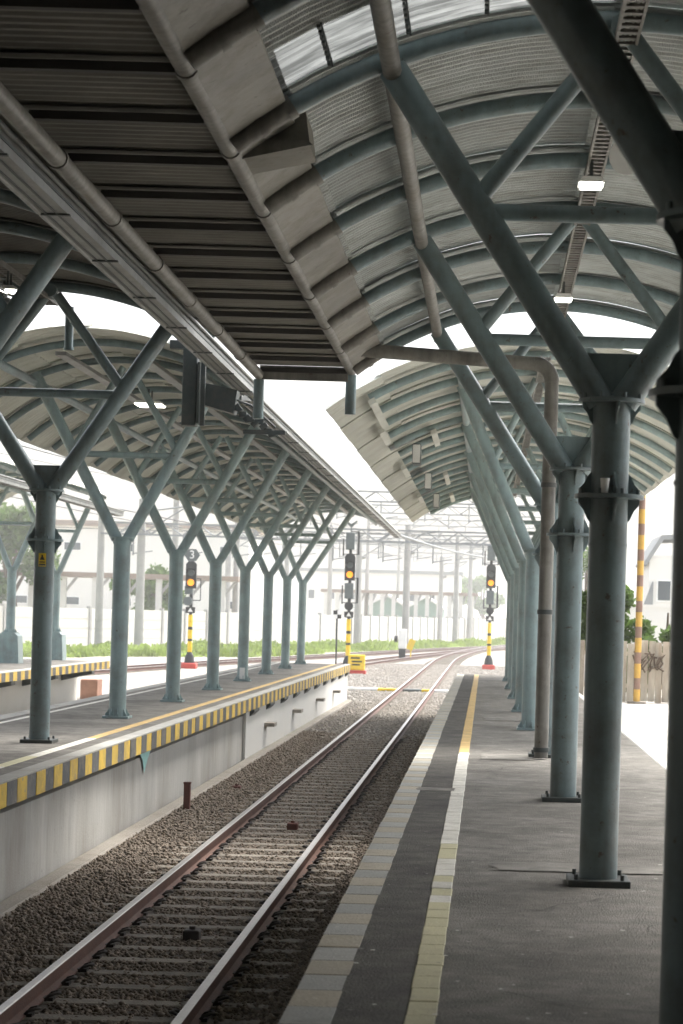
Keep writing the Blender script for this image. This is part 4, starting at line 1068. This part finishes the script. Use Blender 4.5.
def mast(label, x, y, h, r=.2):
    t = thing('catenary_mast', label, 'mast', (x, y, GROUND_Z), 0, 'catenary masts')
    m = MB(); m.tube([(0, 0, 0), (0, 0, h)], [r, r*.75], 12); m.build('pole', 'mast_concrete', t)
    m = MB(); m.tube([(0, 0, h-.8), (2.6, 0, h-.4)], .05, 8); m.tube([(0, 0, h-2.2), (2.6, 0, h-.5)], .045, 8); m.tube([(1.0, 0, h-1.5), (2.5, 0, h-1.7)], .035, 6); m.build('cantilever', 'galvanised', t)
    for zz in (h-.8, h-2.2): m = MB(); m.tube([(.1, 0, zz), (.55, 0, zz+.15)], .09, 8); m.build('insulator', 'mast_concrete', t)
    return t
def gantry(label, x0, x1, y, h):
    t = thing('catenary_gantry', label, 'gantry', (0, y, GROUND_Z), 0, 'lattice gantries over the tracks')
    for x in (x0, x1): m = MB(); m.tube([(x, 0, 0), (x, 0, h+1.2)], [.26, .2], 12); m.build('pole', 'mast_concrete', t)
    m = MB(); n = max(4, int((x1-x0)/1.0)); st_ = (x1-x0)/n
    for z in (h-.7, h): 
        for yy in (-.3, .3): m.box(((x0+x1)/2, yy, z), (x1-x0, .09, .09))
    for k in range(n):
        xa = x0+st_*k; a, b2 = (h-.7, h) if k % 2 else (h, h-.7)
        for yy in (-.3, .3): m.tube([(xa, yy, a), (xa+st_, yy, b2)], .035, 6)
    m.build('lattice_beam', 'galvanised', t)
    x = x0+2
    while x < x1-1:
        m = MB(); m.tube([(x, 0, h-.7), (x, 0, h-2.0)], .05, 6); m.tube([(x, 0, h-1.9), (x+1.2, 0, h-1.7)], .04, 6); m.build('dropper', 'galvanised', t); x += 3.1
    return t
mast('concrete mast seen between the first two teal columns', -21.5, 134, 9.5, .3)
mast('concrete mast in the gap behind the third and fourth teal columns', -22.8, 190, 10, .3)
mast('concrete mast rising right of the tall signal, nearest the dwarf signal', -6.1, 164, 9.6, .3)
mast('concrete mast just right of the left tall signal', -10.6, 178, 9.5, .3)
mast('concrete mast left of the right tall signal', -2.9, 205, 10.5, .28)
mast('far concrete mast beside the right tall signal', -1.9, 245, 11.5, .28)
mast('far concrete mast right of the gabled sheds', -4.8, 226, 9, .28)
for (w_, x0, x1, y, h) in (('nearest', -24, 4.2, 134, 8.0), ('second nearest', -22, 5, 152, 11.4), ('third nearest', -20, 6.5, 172, 9.2), ('fourth nearest', -18, 7.5, 194, 12.6),
                         ('fifth nearest', -16, 9, 220, 10.6), ('sixth nearest', -14, 11, 252, 14.0), ('farthest', -12, 14, 292, 12.0)):
    gantry('%s lattice gantry spanning the curving tracks' % w_, x0, x1, y, h)
k = 0
for (x0, y0, z0, x1, y1, z1, lab) in (
        (-3.1, 73, 4.28, 3.0, 190, 7.2, 'pale thick cable running on from the middle canopy gutter end'),
        (-8.7, 70, 5.6, -4.0, 190, 7.0, 'overhead wire above the track behind the middle platform'),
        (-8.7, 70, 6.8, -4.0, 190, 8.2, 'upper overhead wire above the track behind the middle platform'),
        (-16.5, 60, 5.4, -3.8, 190, 6.6, 'overhead wire above the curving track'),
        (-16.5, 60, 6.8, -3.8, 190, 8.1, 'upper overhead wire above the curving track'),
        (-21, 60, 6.0, -14, 190, 7.2, 'overhead wire left of the curving track'),
        (-46, 150, 7.4, -2, 164, 8.0, 'overhead wire crossing the yard near the masts'),
        (-48, 180, 9.0, 2, 205, 9.4, 'overhead wire crossing the yard farther back'),
        (-6.3, 100, 9.6, -1.0, 230, 10.6, 'high wire passing above the left tall signal'),
        (-3.4, 110, 7.0, 3.0, 230, 8.2, 'overhead wire above the main track past the platforms'),
        (-3.4, 110, 8.3, 3.0, 230, 9.6, 'upper overhead wire above the main track past the platforms'),
        (-26, 110, 9.4, -8, 240, 12.0, 'high wire rising behind the middle canopy')):
    n = 24; sag = .5; P = []
    for j in range(n+1):
        t_ = j/n; P.append((x0+(x1-x0)*t_, y0+(y1-y0)*t_, z0+(z1-z0)*t_-sag*4*t_*(1-t_)))
    m = MB(); m.tube(P, .045 if k == 0 else .022, 6); tag(m.build('overhead_wire', 'galvanised' if k == 0 else 'wire_black'), lab, 'wire', 'overhead wires'); k += 1

# ------------------------------------------------------------------ haze
hz = MB(); hz.box((0, 720, 6.9), (1804, 1570, 18.4)); hzm = bpy.data.materials.new('haze'); hzm.use_nodes = True
N = hzm.node_tree.nodes; N.remove(N['Principled BSDF']); pv = N.new('ShaderNodeVolumePrincipled')
pv.inputs['Color'].default_value = (.97, .98, .97, 1); pv.inputs['Density'].default_value = 0.0008; pv.inputs['Density Attribute'].default_value = ''; hzm.cycles.homogeneous_volume = True; pv.inputs['Anisotropy'].default_value = 0.2
hzm.node_tree.links.new(pv.outputs[0], N['Material Output'].inputs['Volume']); MAT['haze'] = hzm
tag(hz.build('haze', 'haze'), 'thin pale haze filling the air', 'haze', kind='stuff')
